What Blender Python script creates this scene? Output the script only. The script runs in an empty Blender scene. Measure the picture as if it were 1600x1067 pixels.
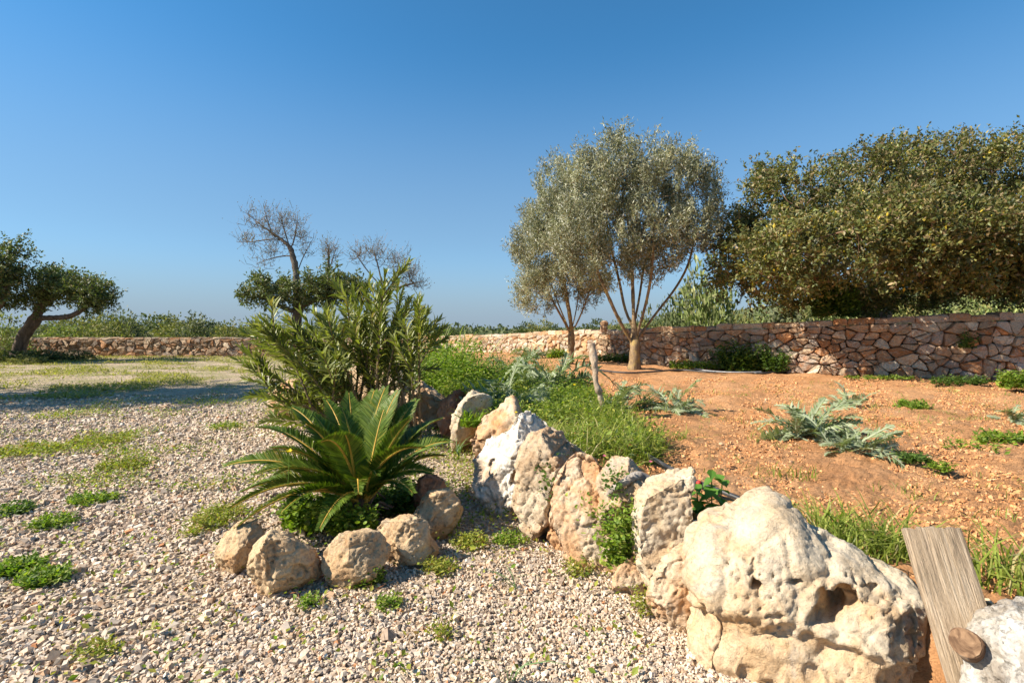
import bpy, math
import numpy as np
R = math.radians
scene = bpy.context.scene
COL = scene.collection
PI = math.pi

# ------------------------------------------------------------------ camera, sky, sun, exposure
F, CH, HY = 800.0, 1.5, 515.0            # focal length in photo pixels, eye height, horizon row
cam = bpy.data.cameras.new('camera')
cam.sensor_width = 36.0
cam.lens = 18.0
cam.shift_y = -(533.5 - HY) / 1600.0
cam.clip_start, cam.clip_end = 0.05, 9000.0
cam_o = bpy.data.objects.new('camera', cam)
COL.objects.link(cam_o)
cam_o.location = (0, 0, CH)
cam_o.rotation_euler = (R(90), 0, 0)
scene.camera = cam_o

SUN_EL, SUN_AZ = R(40), R(-103)          # azimuth clockwise from +Y: the sun stands to the left
world = bpy.data.worlds.new('World')
scene.world = world
world.use_nodes = True
wn = world.node_tree
sky = wn.nodes.new('ShaderNodeTexSky')
sky.sky_type = 'NISHITA'
sky.sun_disc = False
sky.sun_elevation, sky.sun_rotation = SUN_EL, SUN_AZ
sky.air_density, sky.dust_density, sky.ozone_density = 0.85, 0.1, 6.0
hs = wn.nodes.new('ShaderNodeHueSaturation')
hs.inputs['Saturation'].default_value = 1.16
hs.inputs['Hue'].default_value = 0.487
wn.links.new(sky.outputs[0], hs.inputs['Color'])
# the pale band of haze that lies along the whole horizon
tc = wn.nodes.new('ShaderNodeTexCoord')
sx = wn.nodes.new('ShaderNodeSeparateXYZ')
hr = wn.nodes.new('ShaderNodeValToRGB')
hr.color_ramp.interpolation = 'EASE'
hr.color_ramp.elements.new(.5)
for k_, (p_, c_) in enumerate([(0.0, .95), (.15, .52), (.50, 0.0)]):
    hr.color_ramp.elements[k_].position, hr.color_ramp.elements[k_].color = p_, (c_, c_, c_, 1)
hm = wn.nodes.new('ShaderNodeMix')
hm.data_type = 'RGBA'
wn.links.new(tc.outputs['Generated'], sx.inputs[0])
wn.links.new(sx.outputs[2], hr.inputs[0])
wn.links.new(hr.outputs[0], hm.inputs[0])
wn.links.new(hs.outputs[0], hm.inputs[6])
hm.inputs[7].default_value = (1.62, 2.15, 2.75, 1)
wn.links.new(hm.outputs[2], wn.nodes['Background'].inputs[0])
wn.nodes['Background'].inputs[1].default_value = 0.093

sd = np.array([math.sin(SUN_AZ) * math.cos(SUN_EL), math.cos(SUN_AZ) * math.cos(SUN_EL), math.sin(SUN_EL)])
sun = bpy.data.lights.new('sun', 'SUN')
sun.energy, sun.angle, sun.color = 5.0, R(0.53), (1.0, 0.915, 0.79)
sun_o = bpy.data.objects.new('sun', sun)
COL.objects.link(sun_o)
from mathutils import Vector
sun_o.rotation_euler = Vector(sd).to_track_quat('Z', 'Y').to_euler()
sun_o.location = (-30, -10, 30)

vs = scene.view_settings
vs.view_transform, vs.look, vs.gamma, vs.use_curve_mapping = 'Standard', 'None', 1.0, False
vs.exposure = 1.04
scene.cycles.max_bounces = 6
scene.cycles.transparent_max_bounces = 8

# ------------------------------------------------------------------ placing: a photo pixel at a depth is a point
def W(px, py, Y):
    return np.array([(px - 800) / F * Y, Y, CH - (py - HY) / F * Y])

def G(px, py, z=0.0):
    return W(px, py, (CH - z) * F / (py - HY))

# ------------------------------------------------------------------ numpy noise
_g = np.random.default_rng(5)
PERM = _g.permutation(256)
GRAD = _g.normal(size=(256, 3))
GRAD /= np.linalg.norm(GRAD, axis=1)[:, None]

def gn(P, seed=0):
    P = np.asarray(P, float) + seed * 17.37
    i = np.floor(P).astype(np.int64)
    f = P - i
    u = f * f * f * (f * (f * 6 - 15) + 10)
    out = np.zeros(len(P))
    for a in (0, 1):
        wa = u[:, 0] if a else 1 - u[:, 0]
        ha = PERM[(i[:, 0] + a) & 255]
        for b in (0, 1):
            wb = wa * (u[:, 1] if b else 1 - u[:, 1])
            hb = PERM[(ha + i[:, 1] + b) & 255]
            for c in (0, 1):
                wc = wb * (u[:, 2] if c else 1 - u[:, 2])
                g = GRAD[PERM[(hb + i[:, 2] + c) & 255]]
                out += wc * (g[:, 0] * (f[:, 0] - a) + g[:, 1] * (f[:, 1] - b) + g[:, 2] * (f[:, 2] - c))
    return out * 1.5

def fbm(P, octv=4, seed=0, lac=2.1, gain=0.5):
    s, a, t = 0, 1.0, np.asarray(P, float)
    for k in range(octv):
        s = s + a * gn(t, seed + k)
        a *= gain
        t = t * lac
    return s

def worley(P, seed=0):
    P = np.asarray(P, float) + seed * 13.7
    i = np.floor(P).astype(np.int64)
    best = np.full(len(P), 9.0)
    for a in (-1, 0, 1):
        for b in (-1, 0, 1):
            for c in (-1, 0, 1):
                h = PERM[(PERM[(PERM[(i[:, 0] + a) & 255] + i[:, 1] + b) & 255] + i[:, 2] + c) & 255]
                q = i + np.array([a, b, c]) + 0.5 + 0.45 * GRAD[h]
                best = np.minimum(best, np.linalg.norm(P - q, axis=1))
    return best

def worley2(P, seed=0):
    """Nearest and second nearest distance, and a random value of the nearest cell."""
    P = np.asarray(P, float) + seed * 11.3
    i = np.floor(P).astype(np.int64)
    f1 = np.full(len(P), 9.0)
    f2 = np.full(len(P), 9.0)
    rid = np.zeros(len(P))
    for a in (-1, 0, 1):
        for b in (-1, 0, 1):
            for c in (-1, 0, 1):
                h = PERM[(PERM[(PERM[(i[:, 0] + a) & 255] + i[:, 1] + b) & 255] + i[:, 2] + c) & 255]
                q = i + np.array([a, b, c]) + 0.5 + 0.5 * GRAD[h]
                d = np.linalg.norm(P - q, axis=1)
                m = d < f1
                f2 = np.where(m, f1, np.minimum(f2, d))
                rid = np.where(m, h / 255.0, rid)
                f1 = np.where(m, d, f1)
    return f1, f2, rid

def sstep(a, b, x):
    t = np.clip((x - a) / (b - a), 0, 1)
    return t * t * (3 - 2 * t)

def unit(v):
    v = np.asarray(v, float)
    return v / np.maximum(np.linalg.norm(v, axis=-1, keepdims=True), 1e-9)

# ------------------------------------------------------------------ meshes and objects
def build_mesh(name, V, faces, smooth=False, tint=None):
    me = bpy.data.meshes.new(name)
    V = np.asarray(V, np.float32)
    if not isinstance(faces, (list, tuple)):
        faces = [faces]
    faces = [np.asarray(f, np.int32) for f in faces if len(f)]
    me.vertices.add(len(V))
    me.vertices.foreach_set('co', V.ravel())
    idx = np.concatenate([f.ravel() for f in faces])
    tot = np.concatenate([np.full(len(f), f.shape[1], np.int32) for f in faces])
    start = np.concatenate([[0], np.cumsum(tot)[:-1]]).astype(np.int32)
    me.loops.add(len(idx))
    me.loops.foreach_set('vertex_index', idx)
    me.polygons.add(len(tot))
    me.polygons.foreach_set('loop_start', start)
    me.polygons.foreach_set('use_smooth', np.full(len(tot), bool(smooth)))
    if tint is not None:
        t = np.ones((len(V), 4), np.float32)
        t[:, :3] = tint
        a = me.attributes.new('tint', 'FLOAT_COLOR', 'POINT')
        a.data.foreach_set('color', t.ravel())
    me.update(calc_edges=True)
    me.validate()
    return me

def link(name, me, mat, parent=None):
    o = bpy.data.objects.new(name, me)
    COL.objects.link(o)
    if mat is not None and not me.materials:
        me.materials.append(mat)
    if parent is not None:
        o.parent = parent
    return o

def origin_of(parent):
    p = np.zeros(3)
    while parent is not None:
        p += np.array(parent.location)
        parent = parent.parent
    return p

def mk(name, V, faces, mat, parent=None, smooth=False, tint=None):
    """One mesh object from world coordinates, under PARENT."""
    V = np.asarray(V, float) - origin_of(parent)
    return link(name, build_mesh(name, V, faces, smooth, tint), mat, parent)

def tag(o, label, cat, group=None):
    o['label'], o['category'] = label, cat
    if group:
        o['group'] = group
    return o

def thing(name, label, cat, loc, group=None):
    o = bpy.data.objects.new(name, None)
    COL.objects.link(o)
    o.location = [float(c) for c in loc]
    o.empty_display_size = 0.1
    return tag(o, label, cat, group)

def recenter(o, base):
    """Move the origin of a single-mesh thing to its base."""
    b = np.asarray(base, float)
    me = o.data
    c = np.empty(len(me.vertices) * 3, np.float32)
    me.vertices.foreach_get('co', c)
    me.vertices.foreach_set('co', (c.reshape(-1, 3) - b).astype(np.float32).ravel())
    me.update()
    o.location = b
    return o

class Acc:
    """Collects vertices and faces."""
    def __init__(self):
        self.V, self.F, self.T, self.n = [], {}, [], 0
    def add(self, V, faces, tint=None):
        V = np.asarray(V, float)
        if not isinstance(faces, (list, tuple)):
            faces = [faces]
        for f in faces:
            f = np.asarray(f)
            if len(f):
                self.F.setdefault(f.shape[1], []).append(f + self.n)
        self.V.append(V)
        if tint is not None:
            t = np.asarray(tint, float)
            self.T.append(np.broadcast_to(t, (len(V), 3)) if t.ndim == 1 else t)
        self.n += len(V)
    def get(self):
        return np.concatenate(self.V), [np.concatenate(v) for v in self.F.values()], (np.concatenate(self.T) if self.T else None)
    def mk(self, name, mat, parent=None, smooth=False):
        V, Fs, T = self.get()
        return mk(name, V, Fs, mat, parent, smooth, T)

def resample(P, step):
    P = np.asarray(P, float)
    d = np.r_[0, np.cumsum(np.linalg.norm(np.diff(P, axis=0), axis=1))]
    n = max(2, int(round(d[-1] / step)) + 1)
    t = np.linspace(0, d[-1], n)
    return np.stack([np.interp(t, d, P[:, k]) for k in range(P.shape[1])], 1)

def smooth_line(P, n=2):
    P = np.asarray(P, float)
    for _ in range(n):
        Q = 0.75 * P[:-1] + 0.25 * P[1:]
        S = 0.25 * P[:-1] + 0.75 * P[1:]
        P = np.concatenate([P[:1], np.stack([Q, S], 1).reshape(-1, P.shape[1]), P[-1:]])
    return P

def tube(P, r, sides=6, rough=0.0, seed=0, cap=True):
    P = np.asarray(P, float)
    n = len(P)
    r = np.broadcast_to(np.asarray(r, float), (n,))
    T = unit(np.gradient(P, axis=0))
    ref = np.array([0.0, 0.0, 1.0]) if abs(T[0, 2]) < 0.8 else np.array([1.0, 0.0, 0.0])
    U = unit(ref - (T @ ref)[:, None] * T)
    for k in range(1, n):
        u = U[k - 1] - T[k] * (U[k - 1] @ T[k])
        U[k] = u / max(np.linalg.norm(u), 1e-9)
    B = np.cross(T, U)
    a = np.arange(sides) * 2 * PI / sides
    ring = np.cos(a)[None, :, None] * U[:, None] + np.sin(a)[None, :, None] * B[:, None]
    rr = r[:, None, None]
    V = (P[:, None] + ring * rr).reshape(-1, 3)
    if rough:
        m = fbm(V / max(r.max(), 1e-3) * 0.7, 3, seed)
        V = V + ring.reshape(-1, 3) * np.repeat(r, sides)[:, None] * (m * rough)[:, None]
    i = np.arange(n - 1)[:, None] * sides
    j = np.arange(sides)[None]
    k = (np.arange(sides) + 1) % sides
    q = np.stack([i + j, i + k[None], i + sides + k[None], i + sides + j], -1).reshape(-1, 4)
    fs = [q]
    if cap:
        V = np.concatenate([V, P[:1], P[-1:]])
        c0, c1 = n * sides, n * sides + 1
        t0 = np.stack([np.full(sides, c0), k, np.arange(sides)], 1)
        t1 = np.stack([np.full(sides, c1), (n - 1) * sides + np.arange(sides), (n - 1) * sides + k], 1)
        fs.append(np.concatenate([t0, t1]))
    return V, fs

# leaf templates: (along, side, normal), unit length and unit width
RHOMB = (np.array([[0, 0, 0], [.45, -.5, .10], [1, 0, 0], [.45, .5, .10]]), np.array([[0, 1, 2], [0, 2, 3]]))
LANCE = (np.array([[0, 0, 0], [.22, -.42, .15], [.22, .42, .15], [.6, -.5, .2], [.6, .5, .2], [1, 0, -.6], [.22, 0, 0], [.6, 0, -.02]]),
         np.array([[0, 1, 6], [0, 6, 2], [1, 3, 7], [1, 7, 6], [6, 7, 4], [6, 4, 2], [3, 5, 7], [7, 5, 4]]))
_a = np.arange(7) * 2 * PI / 7
ROUND = (np.concatenate([[[.5, 0, -.05]], np.stack([.5 - .5 * np.cos(_a), .5 * np.sin(_a), .06 * np.ones(7)], 1)]),
         np.array([[0, 1 + k, 1 + (k + 1) % 7] for k in range(7)]))
BLADE = (np.array([[0, -.5, 0], [0, .5, 0], [.4, -.45, .12], [.4, .45, .12], [.75, -.3, .06], [.75, .3, .06], [1, 0, -.12]]),
         np.array([[0, 1, 3], [0, 3, 2], [2, 3, 5], [2, 5, 4], [4, 5, 6]]))
def leaves(pos, d, up, ln, wd, tmpl=RHOMB):
    """Many leaves at once. The normal offset of the template is in units of the width for flat leaves, of the length for blades."""
    T, Fc = tmpl
    n = len(pos)
    d = unit(d)
    s = unit(np.cross(up, d) + 1e-6)
    nn = np.cross(d, s)
    ln = np.broadcast_to(np.asarray(ln, float), (n,))
    wd = np.broadcast_to(np.asarray(wd, float), (n,))
    nw = ln if tmpl is BLADE else wd
    V = pos[:, None] + T[None, :, 0:1] * (d * ln[:, None])[:, None] + T[None, :, 1:2] * (s * wd[:, None])[:, None] + T[None, :, 2:3] * (nn * nw[:, None])[:, None]
    Fs = Fc[None] + (np.arange(n) * len(T))[:, None, None]
    return V.reshape(-1, 3), Fs.reshape(-1, Fc.shape[1]), len(T)

def rand_tint(rng, n, cols, wts, jit=0.15):
    cols = np.array(cols, float)
    k = rng.choice(len(cols), n, p=np.array(wts) / sum(wts))
    return cols[k] * (1 + jit * rng.normal(size=(n, 1))).clip(.4, 1.8)

# ------------------------------------------------------------------ materials
class M:
    def __init__(self, name):
        self.m = bpy.data.materials.new(name)
        self.m.use_nodes = True
        self.nt = self.m.node_tree
        self.b = self.nt.nodes['Principled BSDF']
        self.b.inputs['Specular IOR Level'].default_value = 0.25
        self.co = self.n('ShaderNodeTexCoord').outputs['Object']
        self.geo = self.n('ShaderNodeNewGeometry')
    def n(self, t, **kw):
        x = self.nt.nodes.new(t)
        for k, v in kw.items():
            setattr(x, k, v)
        return x
    def l(self, a, b):
        self.nt.links.new(a, b)
    def noise(self, scale, detail=5, rough=.55, dist=0, co=None, stretch=None):
        x = self.n('ShaderNodeTexNoise')
        x.inputs['Scale'].default_value = scale
        x.inputs['Detail'].default_value = detail
        x.inputs['Roughness'].default_value = rough
        x.inputs['Distortion'].default_value = dist
        c = co or self.geo.outputs['Position']
        if stretch:
            mp = self.n('ShaderNodeMapping')
            mp.inputs['Scale'].default_value = stretch
            self.l(c, mp.inputs[0])
            c = mp.outputs[0]
        self.l(c, x.inputs['Vector'])
        return x.outputs['Fac']
    def voro(self, scale, feature='F1', out='Distance'):
        x = self.n('ShaderNodeTexVoronoi', feature=feature)
        x.inputs['Scale'].default_value = scale
        self.l(self.geo.outputs['Position'], x.inputs['Vector'])
        return x.outputs[out]
    def ramp(self, fac, stops, interp='LINEAR'):
        x = self.n('ShaderNodeValToRGB')
        x.color_ramp.interpolation = interp
        e = x.color_ramp.elements
        while len(e) < len(stops):
            e.new(0.5)
        for k, (p, c) in enumerate(stops):
            e[k].position = p
            c = (c, c, c) if isinstance(c, (int, float)) else c
            e[k].color = (*c, 1)
        self.l(fac, x.inputs[0])
        return x.outputs[0]
    def mix(self, fac, a, b, mode='MIX'):
        x = self.n('ShaderNodeMix', data_type='RGBA', blend_type=mode)
        for sock, v in ((x.inputs[0], fac), (x.inputs[6], a), (x.inputs[7], b)):
            if hasattr(v, 'links'):
                self.l(v, sock)
            else:
                sock.default_value = (*v, 1) if isinstance(v, tuple) else v
        return x.outputs[2]
    def attr(self, name='tint'):
        x = self.n('ShaderNodeAttribute', attribute_name=name)
        return x.outputs['Color']
    def math(self, op, a, b=0.0):
        x = self.n('ShaderNodeMath', operation=op)
        for s, v in ((x.inputs[0], a), (x.inputs[1], b)):
            if hasattr(v, 'links'):
                self.l(v, s)
            else:
                s.default_value = v
        return x.outputs[0]
    def bump(self, h, strength=.5, dist=.02):
        x = self.n('ShaderNodeBump')
        x.inputs['Strength'].default_value = strength
        x.inputs['Distance'].default_value = dist
        prev = self.b.inputs['Normal'].links
        if prev:
            self.l(prev[0].from_socket, x.inputs['Normal'])
        self.l(h, x.inputs['Height'])
        self.l(x.outputs[0], self.b.inputs['Normal'])
    def done(self, col, rough=.9):
        if hasattr(col, 'links'):
            self.l(col, self.b.inputs['Base Color'])
        else:
            self.b.inputs['Base Color'].default_value = (*col, 1)
        self.b.inputs['Roughness'].default_value = rough
        return self.m
    def leafy(self, col, trans=.3, rough=.55, tcol=None, spec=.3):
        """A leaf: a glossy-ish skin with light passing through it."""
        self.done(col, rough)
        self.b.inputs['Specular IOR Level'].default_value = spec
        t = self.n('ShaderNodeBsdfTranslucent')
        tc = self.mix(1.0, col, tcol or (1.3, 1.5, .5), 'MULTIPLY')
        self.l(tc, t.inputs[0])
        x = self.n('ShaderNodeMixShader')
        x.inputs[0].default_value = trans
        self.l(self.b.outputs[0], x.inputs[1])
        self.l(t.outputs[0], x.inputs[2])
        self.l(x.outputs[0], self.nt.nodes['Material Output'].inputs[0])
        return self.m

def leaf_mat(name, trans=.3, rough=.55, spec=.3, back=None, tcol=None):
    m = M(name)
    c = m.attr()
    if back:
        c = m.mix(m.geo.outputs['Backfacing'], c, m.mix(1.0, c, back, 'MULTIPLY'))
    return m.leafy(c, trans, rough, tcol, spec)

def rock_mat(name, light, mid, stain, grey, stain_amt=.5, grey_amt=.5, pits=1.0):
    m = M(name)
    base = m.ramp(m.noise(4.5, 8, .66, .4), [(.34, mid), (.58, light)])
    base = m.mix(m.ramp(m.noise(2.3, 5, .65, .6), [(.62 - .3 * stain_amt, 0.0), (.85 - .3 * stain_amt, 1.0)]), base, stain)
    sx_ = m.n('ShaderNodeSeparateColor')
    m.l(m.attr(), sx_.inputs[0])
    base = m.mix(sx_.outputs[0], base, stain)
    base = m.mix(m.ramp(m.noise(5.5, 7, .7, .3), [(.66 - .22 * grey_amt, 0.0), (.82 - .22 * grey_amt, .85)]), base, grey)
    spk = m.ramp(m.noise(60, 6, .78), [(.32, .58), (.47, .98), (.7, 1.12)])
    base = m.mix(1.0, base, spk, 'MULTIPLY')
    pit = m.ramp(m.noise(46, 4, .65), [(.30, 0.0), (.43, 1.0)])
    m.bump(m.noise(15, 10, .68, .5), .75, .03)
    m.bump(m.noise(110, 5, .72), .5, .006)
    m.bump(pit, .5 * pits, .010)
    return m.done(base, .95)

ROCK_CREAM = rock_mat('cream limestone', (.56, .465, .335), (.47, .34, .205), (.53, .32, .145), (.38, .335, .27), .35, .5)
ROCK_WHITE = rock_mat('white limestone', (.70, .645, .55), (.58, .50, .40), (.48, .32, .19), (.42, .39, .33), .2, .35)
ROCK_GREY = rock_mat('grey weathered limestone', (.50, .40, .28), (.40, .28, .17), (.50, .27, .12), (.31, .27, .22), .35, .6, 1.4)
ROCK_TAN = rock_mat('tan limestone', (.56, .41, .245), (.44, .29, .155), (.44, .23, .10), (.32, .26, .19), .35, .45)
ROCK_ORANGE = rock_mat('orange stained limestone', (.57, .455, .32), (.50, .345, .21), (.50, .26, .115), (.42, .375, .31), .68, .35)
ROCK_BROWN = rock_mat('red brown stone', (.34, .20, .12), (.25, .13, .075), (.30, .12, .06), (.26, .21, .17), .5, .4)
ROCK_LICHEN = rock_mat('lichen covered stone', (.40, .35, .28), (.25, .21, .17), (.26, .19, .13), (.62, .60, .55), .2, .8, 1.6)

def wall_stone_mat():
    m = M('dry wall stone')
    t = m.attr()
    n1 = m.noise(7, 6, .65, .4)
    c = m.mix(m.ramp(n1, [(.50, 0.0), (.66, .85)]), t, (.40, .17, .065))
    c = m.mix(m.ramp(m.noise(11, 6, .7), [(.52, 0.0), (.68, .75)]), c, (.40, .35, .28))
    c = m.mix(1.0, c, m.ramp(m.noise(45, 4, .7), [(.3, .6), (.6, 1.1)]), 'MULTIPLY')
    m.bump(m.noise(13, 7, .65), 1.0, .05)
    m.bump(m.noise(60, 5, .7), .6, .01)
    return m.done(c, .95)
WALL_STONE = wall_stone_mat()
_m = M('wall core earth')
WALL_CORE = _m.done(_m.ramp(_m.noise(9, 5), [(.35, (.07, .035, .02)), (.65, (.16, .085, .045))]), 1.0)

def bark_mat(name, a, b, lich=None, scale=9):
    m = M(name)
    c = m.ramp(m.noise(scale, 6, .65, .5, stretch=(1, 1, .35)), [(.35, a), (.65, b)])
    if lich:
        c = m.mix(m.ramp(m.noise(scale * .6, 5, .7), [(.5, 0.0), (.65, .8)]), c, lich)
    m.bump(m.noise(scale * 3, 6, .7, stretch=(1, 1, .25)), .8, .03)
    return m.done(c, .95)
BARK_OLIVE = bark_mat('olive bark', (.13, .085, .05), (.33, .235, .13), (.46, .33, .10))
BARK_DARK = bark_mat('dark rough bark', (.07, .05, .035), (.17, .125, .09))
BARK_RED = bark_mat('reddish bark', (.12, .065, .035), (.26, .15, .09), (.30, .25, .19))
BARK_BARE = bark_mat('grey brown twig bark', (.10, .075, .055), (.20, .16, .12))
STEM_BROWN = bark_mat('oleander stem', (.16, .11, .06), (.28, .21, .12), None, 20)

LEAF_OLIVE = leaf_mat('olive leaf', .16, .5, .35, back=(1.5, 1.5, 1.75), tcol=(1.1, 1.25, .7))
LEAF_TREE = leaf_mat('evergreen leaf', .22, .5, .35)
LEAF_SCRUB = leaf_mat('scrub leaf', .2, .7, .2)
LEAF_OLEANDER = leaf_mat('oleander leaf', .28, .42, .4)
LEAF_CYCAD = leaf_mat('cycad leaflet', .22, .5, .28)
LEAF_CARDOON = leaf_mat('cardoon leaf', .22, .7, .2, back=(1.35, 1.3, 1.4))
LEAF_HERB = leaf_mat('herb leaf', .4, .55, .3)
LEAF_GRASS = leaf_mat('grass blade', .4, .5, .3)
PETAL = leaf_mat('flower petal', .4, .6, .2, tcol=(1, 1, 1))

_m = M('black irrigation plastic')
PIPE_BLACK = _m.done(_m.ramp(_m.noise(14, 4), [(.4, (.025, .027, .03)), (.7, (.09, .085, .08))]), .45)
_m = M('grey irrigation plastic')
PIPE_GREY = _m.done(_m.ramp(_m.noise(14, 4), [(.4, (.30, .31, .32)), (.7, (.45, .44, .42))]), .5)
_m = M('red plastic')
RED_CAP = _m.done((.45, .04, .03), .5)

def plank_mat():
    m = M('weathered grey plank')
    c = m.ramp(m.noise(10, 7, .65, .8, co=m.co, stretch=(6, 6, .35)), [(.3, (.22, .16, .10)), (.48, (.47, .35, .23)), (.7, (.66, .53, .38))])
    g = m.noise(30, 6, .7, .4, co=m.co, stretch=(5, 5, .15))
    c = m.mix(m.ramp(g, [(.32, .75), (.42, 0.0)]), c, (.12, .085, .06))
    c = m.mix(m.ramp(m.noise(3, 5, .6, co=m.co, stretch=(3, 3, 1)), [(.5, 0.0), (.7, .55)]), c, (.20, .15, .11))
    m.bump(g, 1.0, .02)
    return m.done(c, .9)
PLANK = plank_mat()
_m = M('sawn branch end')
CUT_WOOD = _m.done(_m.ramp(_m.noise(24, 5, .6, 1.5, co=_m.co), [(.35, (.10, .055, .03)), (.6, (.24, .145, .08)), (.75, (.34, .23, .14))]), .9)

# ------------------------------------------------------------------ plan of the place
LINE = np.array([(3.4, -.4), (2.5, .7), (1.95, 1.5), (1.5, 2.05), (1.1, 2.55), (.85, 2.95), (.62, 3.4), (.32, 4.0), (0, 4.9), (-.33, 6.0),
                 (-.75, 7.1), (-1.7, 9.0), (-2.7, 11.4), (-4.0, 14), (-6, 19), (-7.5, 29)])

def side(x, y):
    """Signed distance from the row of rocks: positive on the side of the raised bed."""
    best = np.full(x.shape, 1e9)
    sg = np.ones(x.shape)
    for (ax, ay), (bx, by) in zip(LINE[:-1], LINE[1:]):
        ex, ey = bx - ax, by - ay
        t = np.clip(((x - ax) * ex + (y - ay) * ey) / (ex * ex + ey * ey), 0, 1)
        d = np.hypot(x - ax - t * ex, y - ay - t * ey)
        c = ey * (x - ax) - ex * (y - ay)
        m = d < best
        best = np.where(m, d, best)
        sg = np.where(m, np.sign(c), sg)
    return best * sg

def P3(x, y, z=0):
    x = np.asarray(x, float)
    return np.stack([x, np.broadcast_to(y, x.shape), np.broadcast_to(z, x.shape)], 1)

def soil_z(x, y):
    return .36 + .03 * gn(P3(x * .6, y * .6), 3) + .03 * sstep(8, 16, y)

WALL_A = np.array([(-33, 28.8), (-24, 28.5), (-15, 28.2), (-6.5, 27.6)])          # far wall behind the drive
WALL_B = np.array([(-6.5, 27.6), (-3.4, 27), (0, 23.9), (2.0, 20.6), (3.45, 18.3)])   # sunny wall at the end of the bed
WALL_C = np.array([(3.45, 18.3), (4.4, 16.3), (5.5, 14.8), (7.26, 13.0), (9.2, 11.85), (11.2, 11.1), (13.8, 10.7)])  # shaded wall to the right
WALL_ALL = np.concatenate([WALL_A, WALL_B[1:], WALL_C[1:]])

def wall_y(x):
    o = np.argsort(WALL_ALL[:, 0])
    return np.interp(x, WALL_ALL[o, 0], WALL_ALL[o, 1], left=29, right=10.6)

def field_z(x, y):
    """Land beyond the walls: flat, rising to the right."""
    b = 7.0 * sstep(8, 48, x - .12 * y) * sstep(12, 42, y)
    return b + .25 * gn(P3(x * .05, y * .05), 9) * sstep(30, 60, y)

# ------------------------------------------------------------------ ground
def make_ground():
    rad = np.concatenate([[.3], .6 * 1.045 ** np.arange(195)])
    rad = rad[rad < 3200]
    na = 190
    a = np.arange(na) * 2 * PI / na
    x = (rad[:, None] * np.cos(a)).ravel()
    y = (rad[:, None] * np.sin(a)).ravel()
    beyond = sstep(.3, 2.5, y - wall_y(x))
    z = .015 * fbm(P3(x * .9, y * .9), 2, 1) - .012 + beyond * field_z(x, y)
    V = P3(x, y, 0)
    V[:, 2] = z
    V = np.concatenate([V, [[0, 0, 0]]])
    i = np.arange(len(rad) - 1)[:, None] * na
    j = np.arange(na)[None]
    k = (np.arange(na) + 1) % na
    q = np.stack([i + j, i + na + j, i + na + k[None], i + k[None]], -1).reshape(-1, 4)
    t = np.stack([np.full(na, len(rad) * na), np.arange(na), k], 1)
    m = M('gravel and field ground')
    bm_ = m.attr()
    cell = m.voro(34, 'F1', 'Color')
    sep = m.n('ShaderNodeSeparateColor')
    m.l(cell, sep.inputs[0])
    st = m.ramp(sep.outputs[0], [(0, (.28, .195, .125)), (.35, (.45, .33, .22)), (.7, (.53, .41, .29)), (1, (.62, .51, .39))])
    dirt = m.ramp(m.noise(.9, 5, .6), [(.40, 0.0), (.62, .7)])
    st = m.mix(dirt, st, (.40, .30, .20))
    grass = m.ramp(m.noise(.55, 6, .68, .3, stretch=(1, 1.5, 1)), [(.44, 0.0), (.60, .85)])
    gcol = m.ramp(m.noise(3, 5, .7), [(.35, (.17, .17, .05)), (.65, (.30, .26, .11))])
    ymask = m.n('ShaderNodeSeparateXYZ')
    m.l(m.geo.outputs['Position'], ymask.inputs[0])
    far = m.n('ShaderNodeMapRange')
    far.inputs[1].default_value, far.inputs[2].default_value = 5.0, 17.0
    m.l(ymask.outputs[1], far.inputs[0])
    gm = m.math('MULTIPLY', grass, far.outputs[0])
    st = m.mix(gm, st, gcol)
    fc = m.ramp(m.noise(.35, 8, .7), [(.3, (.06, .075, .03)), (.55, (.10, .115, .045)), (.75, (.16, .15, .07))])
    col = m.mix(bm_, st, fc)
    m.bump(m.voro(22), 1.0, .04)
    m.bump(m.noise(5, 7, .7), .8, .08)
    T = np.repeat(np.r_[beyond, 0][:, None], 3, 1)
    o = mk('ground', V, [q, t], m.done(col, .95), smooth=True, tint=T)
    o['kind'] = 'structure'
make_ground()

SOIL_C = [(.62, .31, .132), (.55, .26, .105), (.67, .36, .175), (.43, .19, .075)]
def soil_material():
    m = M('red tilled soil')
    c = m.ramp(m.noise(1.3, 7, .65), [(.3, (.52, .24, .095)), (.5, (.63, .315, .135)), (.72, (.69, .38, .185))])
    c = m.mix(m.ramp(m.noise(38, 4, .7), [(.62, 0.0), (.72, .6)]), c, (.60, .42, .28))
    c = m.mix(1.0, c, m.ramp(m.noise(18, 5, .7), [(.3, .7), (.6, 1.08)]), 'MULTIPLY')
    c = m.mix(m.ramp(m.noise(.55, 5, .6, .8), [(.52, 0.0), (.66, .45)]), c, (.36, .165, .07))
    c = m.mix(m.ramp(m.noise(.8, 6, .65, .4), [(.58, 0.0), (.70, .4)]), c, (.70, .42, .23))
    m.bump(m.voro(26), .9, .03)
    m.bump(m.noise(22, 8, .75), 1.0, .07)
    m.bump(m.noise(85, 4, .7), .9, .010)
    return m.done(c, 1.0)
SOIL = soil_material()

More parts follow.
